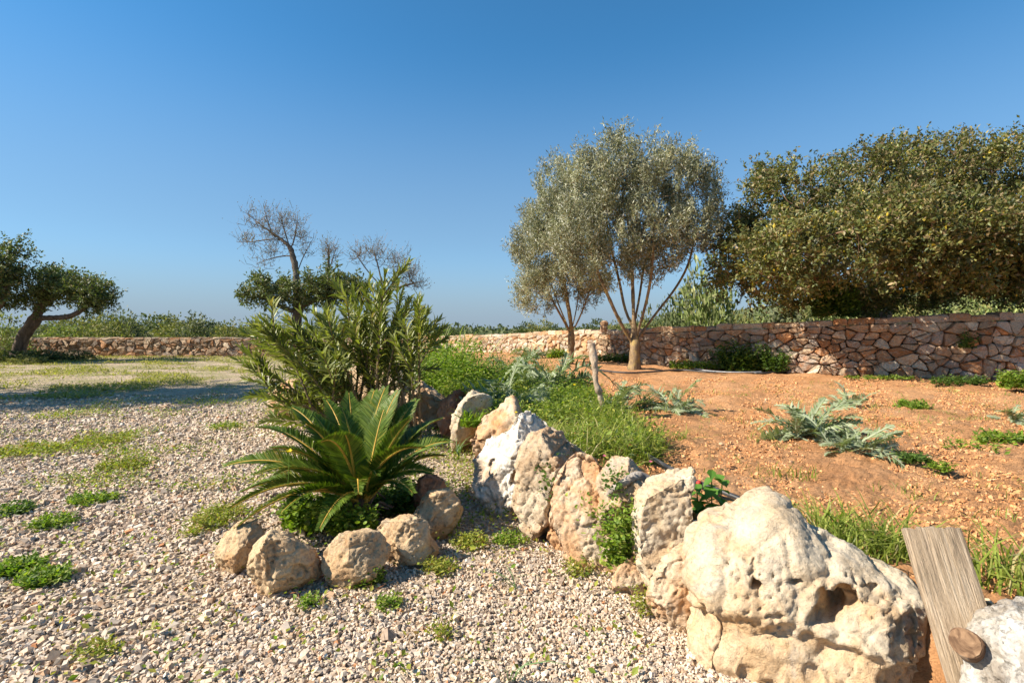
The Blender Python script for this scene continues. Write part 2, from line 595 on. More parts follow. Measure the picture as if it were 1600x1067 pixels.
def make_soil():
    rad = 1.0 * 1.0085 ** np.arange(410)
    u = np.linspace(-.75, 1.7, 400)
    y = np.repeat(rad, len(u))
    x = np.tile(u, len(rad)) * y
    s = side(x, y)
    wy = wall_y(x)
    cy = np.maximum(y, .1)
    Pn = P3(x, y)
    fine = 1 / (1 + (y / 9) ** 2)
    h = .045 * fbm(Pn * 1.6, 3, 21) + (.034 * fbm(Pn * 6, 3, 31) + .022 * fbm(Pn * 15, 2, 35) + .02 * (.5 - worley(Pn * 10, 2))) * fine
    # furrows left by tilling, along the bed
    h += .016 * np.sin((x * .8 - y * .45) * 5 + 2 * gn(Pn * .5, 8)) * sstep(1, 2.5, s)
    z = soil_z(x, y) + h
    z = np.where(s > 0, -.15 + (z + .15) * sstep(-.02, .32, s), -.15)
    V = Pn
    V[:, 2] = z
    nr, nu = len(rad), len(u)
    i = np.arange(nr - 1)[:, None] * nu
    j = np.arange(nu - 1)[None]
    q = np.stack([i + j, i + j + 1, i + nu + j + 1, i + nu + j], -1).reshape(-1, 4)
    keep = (s[q].max(1) > -.1) & ((y - wy)[q].min(1) < .3) & (y[q].min(1) < 30)
    q = q[keep]
    used = np.unique(q)
    remap = np.full(len(V), -1)
    remap[used] = np.arange(len(used))
    o = mk('garden_soil', V[used], remap[q], SOIL, smooth=True)
    o['kind'] = 'structure'
make_soil()

def lumps(rng, pos, size, flat=.6, jit=.22, along=None):
    """Angular little stones: jittered boxes, 12 triangles each."""
    n = len(pos)
    c = np.array([[a, b, d] for d in (-1, 1) for b in (-1, 1) for a in (-1, 1)], float)
    V = c[None] * (1 + jit * rng.normal(size=(n, 8, 3)))
    top = np.where(c[:, 2] > 0, .72, 1.0)
    V[:, :, :2] *= top[None, :, None]
    sz = np.stack([size * rng.uniform(.8, 1.35, n), size * rng.uniform(.55, .95, n), size * flat * rng.uniform(.6, 1.2, n)], 1) * .5
    V *= sz[:, None]
    ax = rng.normal(size=(n, 3)) * .27
    ang = rng.uniform(0, 2 * PI, n) if along is None else along
    cz, sz_ = np.cos(ang), np.sin(ang)
    x, y, z = V[..., 0].copy(), V[..., 1].copy(), V[..., 2].copy()
    # tilt about x and y, then turn about z
    cx, sx = np.cos(ax[:, 0])[:, None], np.sin(ax[:, 0])[:, None]
    y, z = y * cx - z * sx, y * sx + z * cx
    cy, sy = np.cos(ax[:, 1])[:, None], np.sin(ax[:, 1])[:, None]
    x, z = x * cy + z * sy, -x * sy + z * cy
    x, y = x * cz[:, None] - y * sz_[:, None], x * sz_[:, None] + y * cz[:, None]
    V = np.stack([x, y, z], -1) + pos[:, None]
    q = np.array([[4, 5, 7, 6], [0, 1, 5, 4], [2, 6, 7, 3], [0, 4, 6, 2], [1, 3, 7, 5]])       # the buried face is left out
    Fs = (q[None] + (np.arange(n) * 8)[:, None, None]).reshape(-1, 4)
    return V.reshape(-1, 3), Fs

def make_gravel():
    rng = np.random.default_rng(11)
    N = 182000
    Y = 1.55 * (12.0 / 1.55) ** (rng.random(N) ** .95)
    x = rng.uniform(-1.12, .72, N) * Y
    x = np.where(x < 0, x * (1 + 1.0 / (1.12 * Y)), x)
    s = side(x, Y)
    left = sstep(.1, -2.0, x)
    keep = s < -.02
    dens = np.clip(.80 + .7 * fbm(P3(x * .9, Y * .9), 3, 4), .3, 1) * np.where(Y > 7, sstep(12, 7, Y) * .8 + .2, 1)
    dens = dens * (1 - .6 * np.exp(-((s + .25) / .35) ** 2) * sstep(3.2, 3.8, Y))
    keep &= rng.random(N) < dens
    x, Y, left = x[keep], Y[keep], left[keep]
    n = len(x)
    size = (.0120 + .0062 * left) * np.exp(.36 * rng.normal(size=n)) * (1 + .12 * np.clip(Y - 3, 0, 8))
    pos = P3(x, Y, 0)
    pos[:, 2] = .015 * fbm(P3(x * .9, Y * .9), 2, 1) - .012 + size * .18 + .01 * rng.random(n)
    print('gravel', n)
    V, Fs = lumps(rng, pos, size, .62, .17)
    T = rand_tint(rng, n, [(.54, .405, .285), (.60, .475, .35), (.46, .375, .295), (.67, .565, .445), (.48, .32, .20), (.30, .22, .16), (.48, .22, .10)],
                  [5, 4, 3.4, 2, 1.0, 1.0, .14], .12)
    m = M('gravel stone')
    c = m.mix(1.0, m.attr(), m.ramp(m.noise(60, 4, .7), [(.3, .75), (.65, 1.1)]), 'MULTIPLY')
    o = mk('gravel', V, Fs, m.done(c, .9), tint=np.repeat(T, 8, 0))
    o['kind'] = 'stuff'
make_gravel()

def make_clods():
    rng = np.random.default_rng(12)
    N = 66000
    Y = 1.7 * (12 / 1.7) ** (rng.random(N) ** .75)
    x = rng.uniform(-.3, 1.25, N) * Y
    s = side(x, Y)
    k = (s > .18) & (Y < wall_y(x) - .3) & (rng.random(N) < .50 + .25 * gn(P3(x * 1.2, Y * 1.2), 6))
    x, Y = x[k], Y[k]
    n = len(x)
    size = .0100 * np.exp(.42 * rng.normal(size=n)) * (1 + .11 * np.clip(Y - 2.5, 0, 8))
    size = np.clip(size, .004, .042)
    pos = P3(x, Y)
    pos[:, 2] = soil_z(x, Y) + .045 * fbm(P3(x, Y) * 1.6, 3, 21) + .002
    V, Fs = lumps(rng, pos, size, .8, .28)
    T = rand_tint(rng, n, SOIL_C + [(.60, .42, .26)], [4, 4, 2, 2, .15], .08)
    m = M('soil clod')
    o = mk('soil_clods', V, Fs, m.done(m.mix(1.0, m.attr(), m.ramp(m.noise(50, 4), [(.3, .75), (.65, 1.1)]), 'MULTIPLY'), 1.0), tint=np.repeat(T, 8, 0))
    o['kind'] = 'stuff'
make_clods()

# ------------------------------------------------------------------ rocks
def vnormals(V, Fs):
    N = np.zeros_like(V)
    for f in Fs:
        a, b, c = V[f[:, 0]], V[f[:, 1]], V[f[:, -1]]
        nn = np.cross(b - a, c - a)
        for k in range(f.shape[1]):
            np.add.at(N, f[:, k], nn)
    return unit(N)

def remesh(V, Fs, voxel):
    o = link('remesh_source', build_mesh('remesh_source', V, Fs), None)
    md = o.modifiers.new('r', 'REMESH')
    md.mode, md.voxel_size = 'VOXEL', voxel
    dg = bpy.context.evaluated_depsgraph_get()
    dg.update()
    me = o.evaluated_get(dg).to_mesh()
    n = len(me.vertices)
    v = np.empty(n * 3, np.float32)
    me.vertices.foreach_get('co', v)
    npoly = len(me.polygons)
    tot = np.empty(npoly, np.int32)
    me.polygons.foreach_get('loop_total', tot)
    li = np.empty(len(me.loops), np.int32)
    me.loops.foreach_get('vertex_index', li)
    st = np.r_[0, np.cumsum(tot)[:-1]]
    fs = [li[st[tot == k][:, None] + np.arange(k)] for k in (3, 4) if (tot == k).any()]
    o.evaluated_get(dg).to_mesh_clear()
    old = o.data
    bpy.data.objects.remove(o)
    bpy.data.meshes.remove(old)
    return v.reshape(-1, 3).astype(float), fs

def relax(V, Fs, it):
    e = np.concatenate([np.stack([f[:, k], f[:, (k + 1) % f.shape[1]]], 1) for f in Fs for k in range(f.shape[1])])
    e = np.concatenate([e, e[:, ::-1]])
    cnt = np.bincount(e[:, 0], minlength=len(V))[:, None]
    for _ in range(it):
        S = np.stack([np.bincount(e[:, 0], V[e[:, 1], k], len(V)) for k in range(3)], 1)
        V = V + .6 * (S / cnt - V)
    return V

def loft(poly, Y0, Y1, thick, lean, widen=1.13):
    P = np.array(poly, float)
    t = (P[:, 0] - P[:, 0].min()) / np.ptp(P[:, 0])
    pts = np.array([W(px, py, Y0 + (Y1 - Y0) * k) for (px, py), k in zip(P, t)])
    pts = resample(np.concatenate([pts, pts[:1]]), max(np.ptp(pts[:, 2]), np.ptp(pts[:, 0])) / 22)[:-1]
    a, b = pts[pts[:, 0].argmin()], pts[pts[:, 0].argmax()]
    e = unit(np.array([b[0] - a[0], b[1] - a[1], 0]))
    nrm = np.array([-e[1], e[0], 0])
    if nrm[1] < 0:
        nrm = -nrm
    c = pts.mean(0)
    pts = c + (pts - c) * np.array([widen, widen, 1 + (widen - 1) * .4])
    n = len(pts)
    rings, fs = [], []
    ang = np.linspace(-80, 80, 9)
    for g in ang:
        sc = math.cos(R(g)) ** .33
        q = c + (pts - c) * sc + nrm * math.sin(R(g)) * thick / 2
        q = q + nrm[None] * (lean * (q[:, 2] - c[2]))[:, None]
        rings.append(q)
    V = np.concatenate(rings + [rings[0].mean(0, keepdims=True) - nrm * thick * .02, rings[-1].mean(0, keepdims=True) + nrm * thick * .02])
    k = np.arange(n)
    k1 = (k + 1) % n
    for r_ in range(len(ang) - 1):
        fs.append(np.stack([r_ * n + k, r_ * n + k1, (r_ + 1) * n + k1, (r_ + 1) * n + k], 1))
    m = len(ang) * n
    t0 = np.stack([np.full(n, m), k1, k], 1)
    t1 = np.stack([np.full(n, m + 1), (len(ang) - 1) * n + k, (len(ang) - 1) * n + k1], 1)
    return V, [np.concatenate(fs), np.concatenate([t0, t1])], nrm

def rock(label, polys, mat, seed, vox, group, amp=.05, cuts=5, pits=.5, cav=(), lean=.12, cat='rock', name='limestone_rock', ledge=0.0, crag=.6, widen=1.13, crust=None):
    """POLYS: outlines (pixels, near depth, far depth, thickness) that grow together into one stone."""
    acc = Acc()
    vox *= 1.15
    for poly, Y0, Y1, th in polys:
        V, Fs, nrm = loft(poly, Y0, Y1, th, lean, widen)
        acc.add(V, Fs)
    V, Fs, _ = acc.get()
    V, Fs = remesh(V, Fs, vox)
    V = relax(V, Fs, 3)
    rng = np.random.default_rng(seed)
    c = V.mean(0)
    size = np.ptp(V, axis=0).mean()
    for k in range(cuts * 2):                                # broken faces
        d = unit(unit(-c * np.array([1, 1, 0])) * .7 + rng.normal(size=3) * .65)
        h = (V - c) @ d
        lim = np.quantile(h, rng.uniform(.80, .95))
        V = V - np.where(h > lim, (h - lim) * .97, 0)[:, None] * d
    N = vnormals(V, Fs)
    Q = (V - c) / size
    d = size * amp * .75 * fbm(Q * 1.9, 2, seed)
    d -= size * amp * .7 * (1 - np.abs(gn(Q * 3.1 + .4 * gn(Q * 6, seed)[:, None], seed + 5))).clip(0) ** 7
    d += size * amp * .5 * (np.abs(fbm(Q * np.array([4, 4, 6]), 3, seed + 9, gain=.42)) - .3)
    d += size * amp * .08 * (.35 - np.abs(fbm(Q * 7, 4, seed + 21, gain=.55))) * sstep(-.45, .25, gn(Q * 2.1, seed + 4))
    warp = np.stack([gn(Q * 3 + k * 7.7, seed + 40 + k) for k in range(3)], 1) * .22
    f1, f2, rid = worley2((Q + warp) * np.array([2.6, 2.6, 3.2]), seed)
    d += size * amp * crag * ((rid - .5) * .8 - .8 * sstep(.07, .0, f2 - f1) * sstep(-.35, .1, gn(Q * 2, seed + 61)))       # broken blocks and the cracks between
    f1, f2, rid = worley2((Q + warp * .7) * 6.5, seed + 2)
    d += size * amp * crag * ((rid - .5) * .42 - .35 * sstep(.10, .0, f2 - f1) * sstep(-.1, .3, gn(Q * 2.7, seed + 6)))
    d += .0055 * fbm(V * 34, 4, seed + 3, gain=.6)
    if ledge:
        d += ledge * np.tanh(3 * gn(np.stack([Q[:, 0] * 1.2, Q[:, 1] * 1.2, Q[:, 2] * 4.5], 1), seed + 7))
    if pits:
        w = worley(V * (9 / max(size, .3)) , seed)
        zone = sstep(.0, .35, gn(Q * 2.4, seed + 11))
        d -= pits * .022 * size * sstep(.40, .22, w) * zone
        w = worley(V * 30, seed + 1)
        d -= pits * .020 * sstep(.42, .2, w) * sstep(-.05, .25, gn(Q * 3.4, seed + 13))
    if crust:                                                # a harder crust overhanging the softer, yellower foot
        v = V - np.array([0, 0, CH])
        sx, sy = 800 + v[:, 0] / v[:, 1] * F, HY - v[:, 2] / v[:, 1] * F
        over = sstep(10, -8, sy - (crust[1] + (sx - crust[0]) * crust[2] + 22 * gn(V * 7, seed + 50) + 10 * gn(V * 19, seed + 51)))
        d += crust[3] * (over - .5)
    V = V + N * d[:, None]
    eye = np.array([0, 0, CH])
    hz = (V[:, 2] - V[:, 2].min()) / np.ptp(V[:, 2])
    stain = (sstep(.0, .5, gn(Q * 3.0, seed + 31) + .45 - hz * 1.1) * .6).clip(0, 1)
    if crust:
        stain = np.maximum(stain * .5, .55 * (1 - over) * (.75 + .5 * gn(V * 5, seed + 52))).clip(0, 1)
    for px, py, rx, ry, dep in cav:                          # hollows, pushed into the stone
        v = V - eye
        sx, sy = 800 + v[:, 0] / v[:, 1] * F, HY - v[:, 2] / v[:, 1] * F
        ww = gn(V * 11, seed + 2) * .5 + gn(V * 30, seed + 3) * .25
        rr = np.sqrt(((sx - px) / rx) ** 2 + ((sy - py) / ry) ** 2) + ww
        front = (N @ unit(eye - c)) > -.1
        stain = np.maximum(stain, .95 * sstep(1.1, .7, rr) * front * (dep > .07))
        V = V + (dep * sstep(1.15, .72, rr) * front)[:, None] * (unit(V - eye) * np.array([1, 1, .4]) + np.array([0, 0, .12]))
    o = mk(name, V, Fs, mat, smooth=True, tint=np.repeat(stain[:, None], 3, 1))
    base = np.array([V[:, 0].mean(), V[:, 1].mean(), V[:, 2].min()])
    recenter(o, base)
    tag(o, label, cat, group)
    return o

EDGE = 'limestone rocks edging the raised bed'
rock('huge cream boulder with deep hollows beside the leaning plank, largest of all the rocks',
     [([(1078, 855), (1100, 832), (1150, 822), (1180, 800), (1205, 790), (1236, 806), (1258, 834), (1298, 855), (1342, 880), (1380, 898), (1430, 922), (1462, 955),
        (1482, 1010), (1500, 1080), (1480, 1210), (1200, 1200), (1095, 1110), (1068, 1010), (1066, 965), (1084, 935), (1070, 890)], 2.52, 2.12, .62)],
     ROCK_CREAM, 3, .0095, EDGE, amp=.036, cuts=1, pits=1.1, lean=.25, ledge=.008, crag=.36, widen=1.0, crust=(1080, 945, .26, .055),
     cav=[(1183, 916, 9, 11, .08), (1178, 893, 4, 20, .025), (1240, 910, 15, 6, .05), (1296, 952, 24, 26, .14), (1318, 938, 24, 24, .12), (1276, 970, 14, 12, .06), (1362, 917, 12, 8, .05), (1208, 966, 20, 6, .03), (1135, 798, 6, 12, .04), (1400, 960, 8, 40, .03), (1425, 985, 6, 50, .03), (1450, 1010, 6, 50, .03)])
rock('small knobbly cream rock wedged at the foot of the huge boulder',
     [([(1012, 940), (1022, 905), (1040, 878), (1060, 866), (1078, 880), (1088, 925), (1082, 955), (1066, 985), (1035, 1000), (1012, 975)], 2.62, 2.58, .22),
      ([(1052, 860), (1080, 850), (1098, 885), (1096, 925), (1078, 930), (1058, 900)], 2.66, 2.62, .2)],
     ROCK_ORANGE, 7, .008, EDGE, amp=.06, cuts=3, pits=.9)
rock('tall upright block with a flat top and shaded brown right face, next to the nettles',
     [([(1000, 905), (985, 872), (995, 830), (1000, 785), (1012, 745), (1032, 720), (1068, 723), (1092, 745), (1094, 795), (1085, 835), (1068, 868), (1050, 900), (1035, 950), (1000, 955)], 2.92, 2.86, .30)],
     ROCK_CREAM, 12, .009, EDGE, amp=.035, cuts=6, pits=.35, lean=.1, widen=1.16, crag=1.0)
rock('cream slab leaning above the trailing green herb, left of the tall block',
     [([(876, 740), (886, 721), (912, 714), (948, 735), (968, 775), (978, 820), (985, 870), (972, 912), (925, 900), (893, 865), (878, 830), (870, 790)], 3.42, 3.26, .34)],
     ROCK_ORANGE, 15, .010, EDGE, amp=.04, cuts=6, pits=.4, lean=.2, widen=1.2, crag=1.0)
rock('small tan stone filling the foot of the gap between slab and tall block',
     [([(962, 905), (970, 880), (990, 872), (1008, 888), (1012, 925), (990, 940), (966, 930)], 3.0, 2.9, .2)],
     ROCK_ORANGE, 18, .009, EDGE, amp=.05, cuts=3, pits=.5)
rock('flat cream stone lying low between the tall block and the huge boulder',
     [([(1068, 850), (1080, 822), (1105, 812), (1120, 835), (1112, 880), (1085, 890)], 2.85, 2.8, .25)],
     ROCK_CREAM, 19, .009, EDGE, amp=.05, cuts=3, pits=.5)
rock('low tan stone closing the joint between the grey brown rock and the cream slab',
     [([(858, 870), (862, 800), (880, 760), (902, 770), (912, 830), (905, 885), (880, 895)], 3.62, 3.55, .3)],
     ROCK_ORANGE, 92, .010, EDGE, amp=.05, cuts=4, pits=.5, crag=1.0)
rock('low cream stone behind the joint of the white and the grey brown rock',
     [([(838, 720), (845, 680), (866, 668), (900, 686), (925, 712), (930, 745), (880, 760), (846, 750)], 4.25, 4.05, .35)],
     ROCK_CREAM, 93, .011, EDGE, amp=.05, cuts=4, pits=.5, crag=1.0)
rock('low grey pitted rock under the dead root, behind the cream slab',
     [([(944, 800), (942, 745), (955, 716), (978, 716), (993, 738), (1012, 755), (1010, 810), (990, 850), (958, 840)], 3.34, 3.2, .32)],
     ROCK_GREY, 21, .010, EDGE, amp=.06, cuts=3, pits=.9)
rock('grey brown rock with a rough top pressed against the white rock',
     [([(818, 700), (838, 676), (864, 670), (888, 690), (902, 712), (890, 745), (880, 780), (882, 850), (862, 870), (838, 825), (822, 775)], 3.92, 3.68, .42)],
     ROCK_GREY, 26, .012, EDGE, amp=.05, cuts=4, pits=.7, lean=.2, widen=1.2, crag=1.0)
rock('bright white rock with a knob on top, whitest of the edging row',
     [([(757, 715), (766, 690), (795, 668), (805, 650), (828, 651), (847, 668), (850, 688), (830, 705), (828, 745), (834, 805), (800, 800), (774, 770), (760, 740)], 4.5, 4.15, .5)],
     ROCK_WHITE, 31, .012, EDGE, amp=.05, cuts=3, pits=.6, lean=.25, widen=1.16, crag=1.0, cav=[(806, 748, 8, 14, .08), (770, 725, 6, 8, .05)])
rock('pointed tan rock standing behind the white rock',
     [([(744, 695), (756, 652), (773, 640), (784, 620), (796, 640), (806, 656), (800, 680), (772, 700), (760, 735), (745, 730)], 5.5, 5.2, .5)],
     ROCK_ORANGE, 35, .018, EDGE, amp=.055, cuts=4, pits=.7, lean=.2)
rock('cream rock with a rounded head just left of the pointed tan rock',
     [([(706, 695), (711, 650), (735, 610), (757, 618), (758, 645), (746, 668), (732, 712), (708, 712)], 6.4, 6.2, .5)],
     ROCK_CREAM, 41, .022, EDGE, amp=.06, cuts=3, pits=.8)
rock('dark red brown broken rock, darkest of the edging row',
     [([(686, 675), (690, 622), (706, 609), (730, 614), (724, 640), (712, 690), (690, 692)], 7.1, 6.9, .55)],
     ROCK_BROWN, 44, .022, EDGE, amp=.08, cuts=5, pits=.8)
rock('orange and cream rock below the leafy bush, left of the dark brown rock',
     [([(638, 660), (635, 612), (650, 588), (677, 592), (692, 612), (690, 645), (677, 672), (650, 675)], 8.0, 7.6, .6)],
     ROCK_ORANGE, 48, .025, EDGE, amp=.07, cuts=5, pits=.8)
rock('pale rock seen through the right stems of the oleander',
     [([(597, 640), (594, 592), (610, 566), (632, 560), (656, 562), (660, 592), (640, 605), (632, 650), (605, 655)], 9.2, 8.8, .7)],
     ROCK_CREAM, 52, .03, EDGE, amp=.07, cuts=5, pits=.6)
rock('low tan rock in the gravel behind the left oleander branches',
     [([(432, 645), (424, 615), (446, 592), (482, 598), (494, 622), (490, 650), (460, 655)], 9.0, 8.8, .5)],
     ROCK_ORANGE, 55, .03, EDGE, amp=.06, cuts=4, pits=.4)
rock('farthest rock of the row, half hidden in the middle of the oleander',
     [([(548, 620), (546, 585), (562, 566), (590, 570), (598, 600), (592, 630), (560, 635)], 10.6, 10.2, .6)],
     ROCK_TAN, 58, .035, EDGE, amp=.06, cuts=4, pits=.4)
rock('rough white and grey lichened rock at the foot of the plank beside the branch stub',
     [([(1512, 1075), (1530, 1020), (1560, 985), (1600, 962), (1660, 955), (1720, 1000), (1740, 1120), (1700, 1250), (1540, 1250), (1505, 1150)], 1.78, 1.62, .42)],
     ROCK_LICHEN, 61, .012, EDGE, amp=.05, cuts=3, pits=1.0, lean=.15)
RING = 'tan rocks ringing the cycad'
rock('tan pitted rock farthest left in the ring around the cycad',
     [([(340, 872), (345, 840), (365, 821), (400, 818), (432, 828), (428, 855), (402, 870), (388, 915), (360, 915), (344, 895)], 3.2, 3.3, .34)],
     ROCK_TAN, 63, .010, RING, amp=.045, cuts=6, pits=.8)
rock('large cracked tan rock at the front of the cycad ring, dark holes on one side',
     [([(380, 910), (388, 862), (420, 834), (442, 840), (462, 860), (487, 875), (500, 896), (482, 922), (440, 940), (400, 945), (380, 935)], 2.92, 2.96, .34)],
     ROCK_TAN, 67, .009, RING, amp=.05, cuts=7, pits=.9, cav=[(424, 870, 7, 40, .03), (470, 890, 12, 9, .04)])
rock('rounded tan rock with a wide shaded face, second from the front of the cycad ring',
     [([(502, 898), (509, 865), (530, 840), (560, 836), (586, 842), (602, 866), (612, 908), (590, 925), (560, 918), (520, 918)], 3.05, 3.05, .32)],
     ROCK_TAN, 72, .009, RING, amp=.04, cuts=7, pits=.6)
rock('sunlit angular tan rock between the rounded rock and the right end of the cycad ring',
     [([(580, 842), (600, 819), (640, 807), (662, 814), (668, 842), (684, 864), (662, 885), (622, 888), (604, 885), (588, 862)], 3.3, 3.35, .34)],
     ROCK_TAN, 75, .010, RING, amp=.045, cuts=7, pits=.6)
rock('tall tan rock at the right end of the cycad ring',
     [([(648, 805), (664, 774), (700, 768), (720, 800), (707, 840), (692, 858), (664, 842), (652, 820)], 3.7, 3.7, .36)],
     ROCK_TAN, 79, .011, RING, amp=.05, cuts=6, pits=.7)
rock('small brown rock with a hole tucked under the right cycad fronds',
     [([(644, 780), (650, 750), (670, 740), (686, 750), (690, 778), (664, 795)], 4.15, 4.1, .3)],
     ROCK_BROWN, 83, .012, RING, amp=.06, cuts=4, pits=1.2)

# ------------------------------------------------------------------ dry stone walls
def clip_cell(poly, p, q):
    """Part of POLY nearer to p than to q."""
    m, nrm = (p + q) / 2, q - p
    out = []
    dd = [(v - m) @ nrm for v in poly]
    for k in range(len(poly)):
        a, b, da, db = poly[k], poly[(k + 1) % len(poly)], dd[k], dd[(k + 1) % len(poly)]
        if da <= 0:
            out.append(a)
        if da * db < 0:
            out.append(a + (b - a) * (da / (da - db)))
    return out

def cells(S, H, a, rng, asp=1.55, drop=.36):
    """Irregular stone outlines filling S x H."""
    ns, nh = max(2, int(S / (a * asp))), max(2, int(round(H / a)))
    pts = []
    for j in range(nh):
        for i in range(ns):
            pts.append(((i + .5 + .5 * (j % 2) - .25) * S / ns, (j + .5) * H / nh))
    pts = np.array(pts) + rng.uniform(-.42, .42, (len(pts), 2)) * np.array([a * asp, a])
    pts = pts[rng.random(len(pts)) > drop]
    e_ = len(pts) // 3
    pts = np.concatenate([pts, np.stack([rng.uniform(0, S, e_), rng.uniform(0, H, e_)], 1)])
    sh = np.array([1 / asp, 1.0])
    Q = pts * sh
    # every stone leans its own way, as in rubble walling
    out = []
    for k in range(len(Q)):
        d = np.hypot(*(Q - Q[k]).T)
        nb = np.argsort(d)[1:18]
        poly = [np.array(v) * sh for v in ((0, 0), (S, 0), (S, H), (0, H))]
        r_ = 2.2 * a
        box = [Q[k] + np.array(v) * r_ for v in ((-1, -1), (1, -1), (1, 1), (-1, 1))]
        x0, x1 = max(0, box[0][0]), min(S / asp, box[1][0])
        y0, y1 = max(0, box[0][1]), min(H, box[2][1])
        if x1 <= x0 or y1 <= y0:
            continue
        poly = [np.array(v) for v in ((x0, y0), (x1, y0), (x1, y1), (x0, y1))]
        for q in nb:
            if np.hypot(*(Q[q] - Q[k])) < 1e-4:
                continue
            poly = clip_cell(poly, Q[k], Q[q])
            if len(poly) < 3:
                break
        if len(poly) >= 3:
            out.append(np.array(poly) / sh)
    return out

def stone_from(poly, rng, gap, depth, bulge):
    """(s, t, d) vertices and faces of one stone: corners cut, a bevel, an uneven front."""
    c = poly.mean(0)
    P = []
    n = len(poly)
    for k in range(n):
        a, b, z = poly[k], poly[(k + 1) % n], poly[k - 1]
        P += [a + (z - a) * rng.uniform(.08, .24), a + (b - a) * rng.uniform(.08, .24)]
    P = np.array(P)
    rad = np.hypot(*(P - c).T).mean()
    sc = max(.5, 1 - gap / rad)
    P = c + (P - c) * sc
    P += rng.normal(size=P.shape) * rad * .035
    m = len(P)
    tilt = rng.normal(size=2) * .16
    off = rng.uniform(-.7, 1.2) * bulge * .8
    rings = []
    for s_, d_ in ((1, -depth), (1.0, 0), (.84, bulge)):
        q = c + (P - c) * s_
        dd = np.full(m, d_ + off) + (rng.normal(size=m) * bulge * .3 if d_ > -depth else 0)
        if d_ > 0:
            dd = dd + (q - c) @ tilt
        rings.append(np.column_stack([q, dd]))
    V = np.concatenate(rings + [[[c[0], c[1], bulge * rng.uniform(.9, 1.7) + off]]])
    k = np.arange(m)
    k1 = (k + 1) % m
    fs = [np.stack([r_ * m + k, r_ * m + k1, (r_ + 1) * m + k1, (r_ + 1) * m + k], 1) for r_ in (0, 1)]
    ft = np.stack([2 * m + k, 2 * m + k1, np.full(m, 3 * m)], 1)
    return V, [np.concatenate(fs), ft]

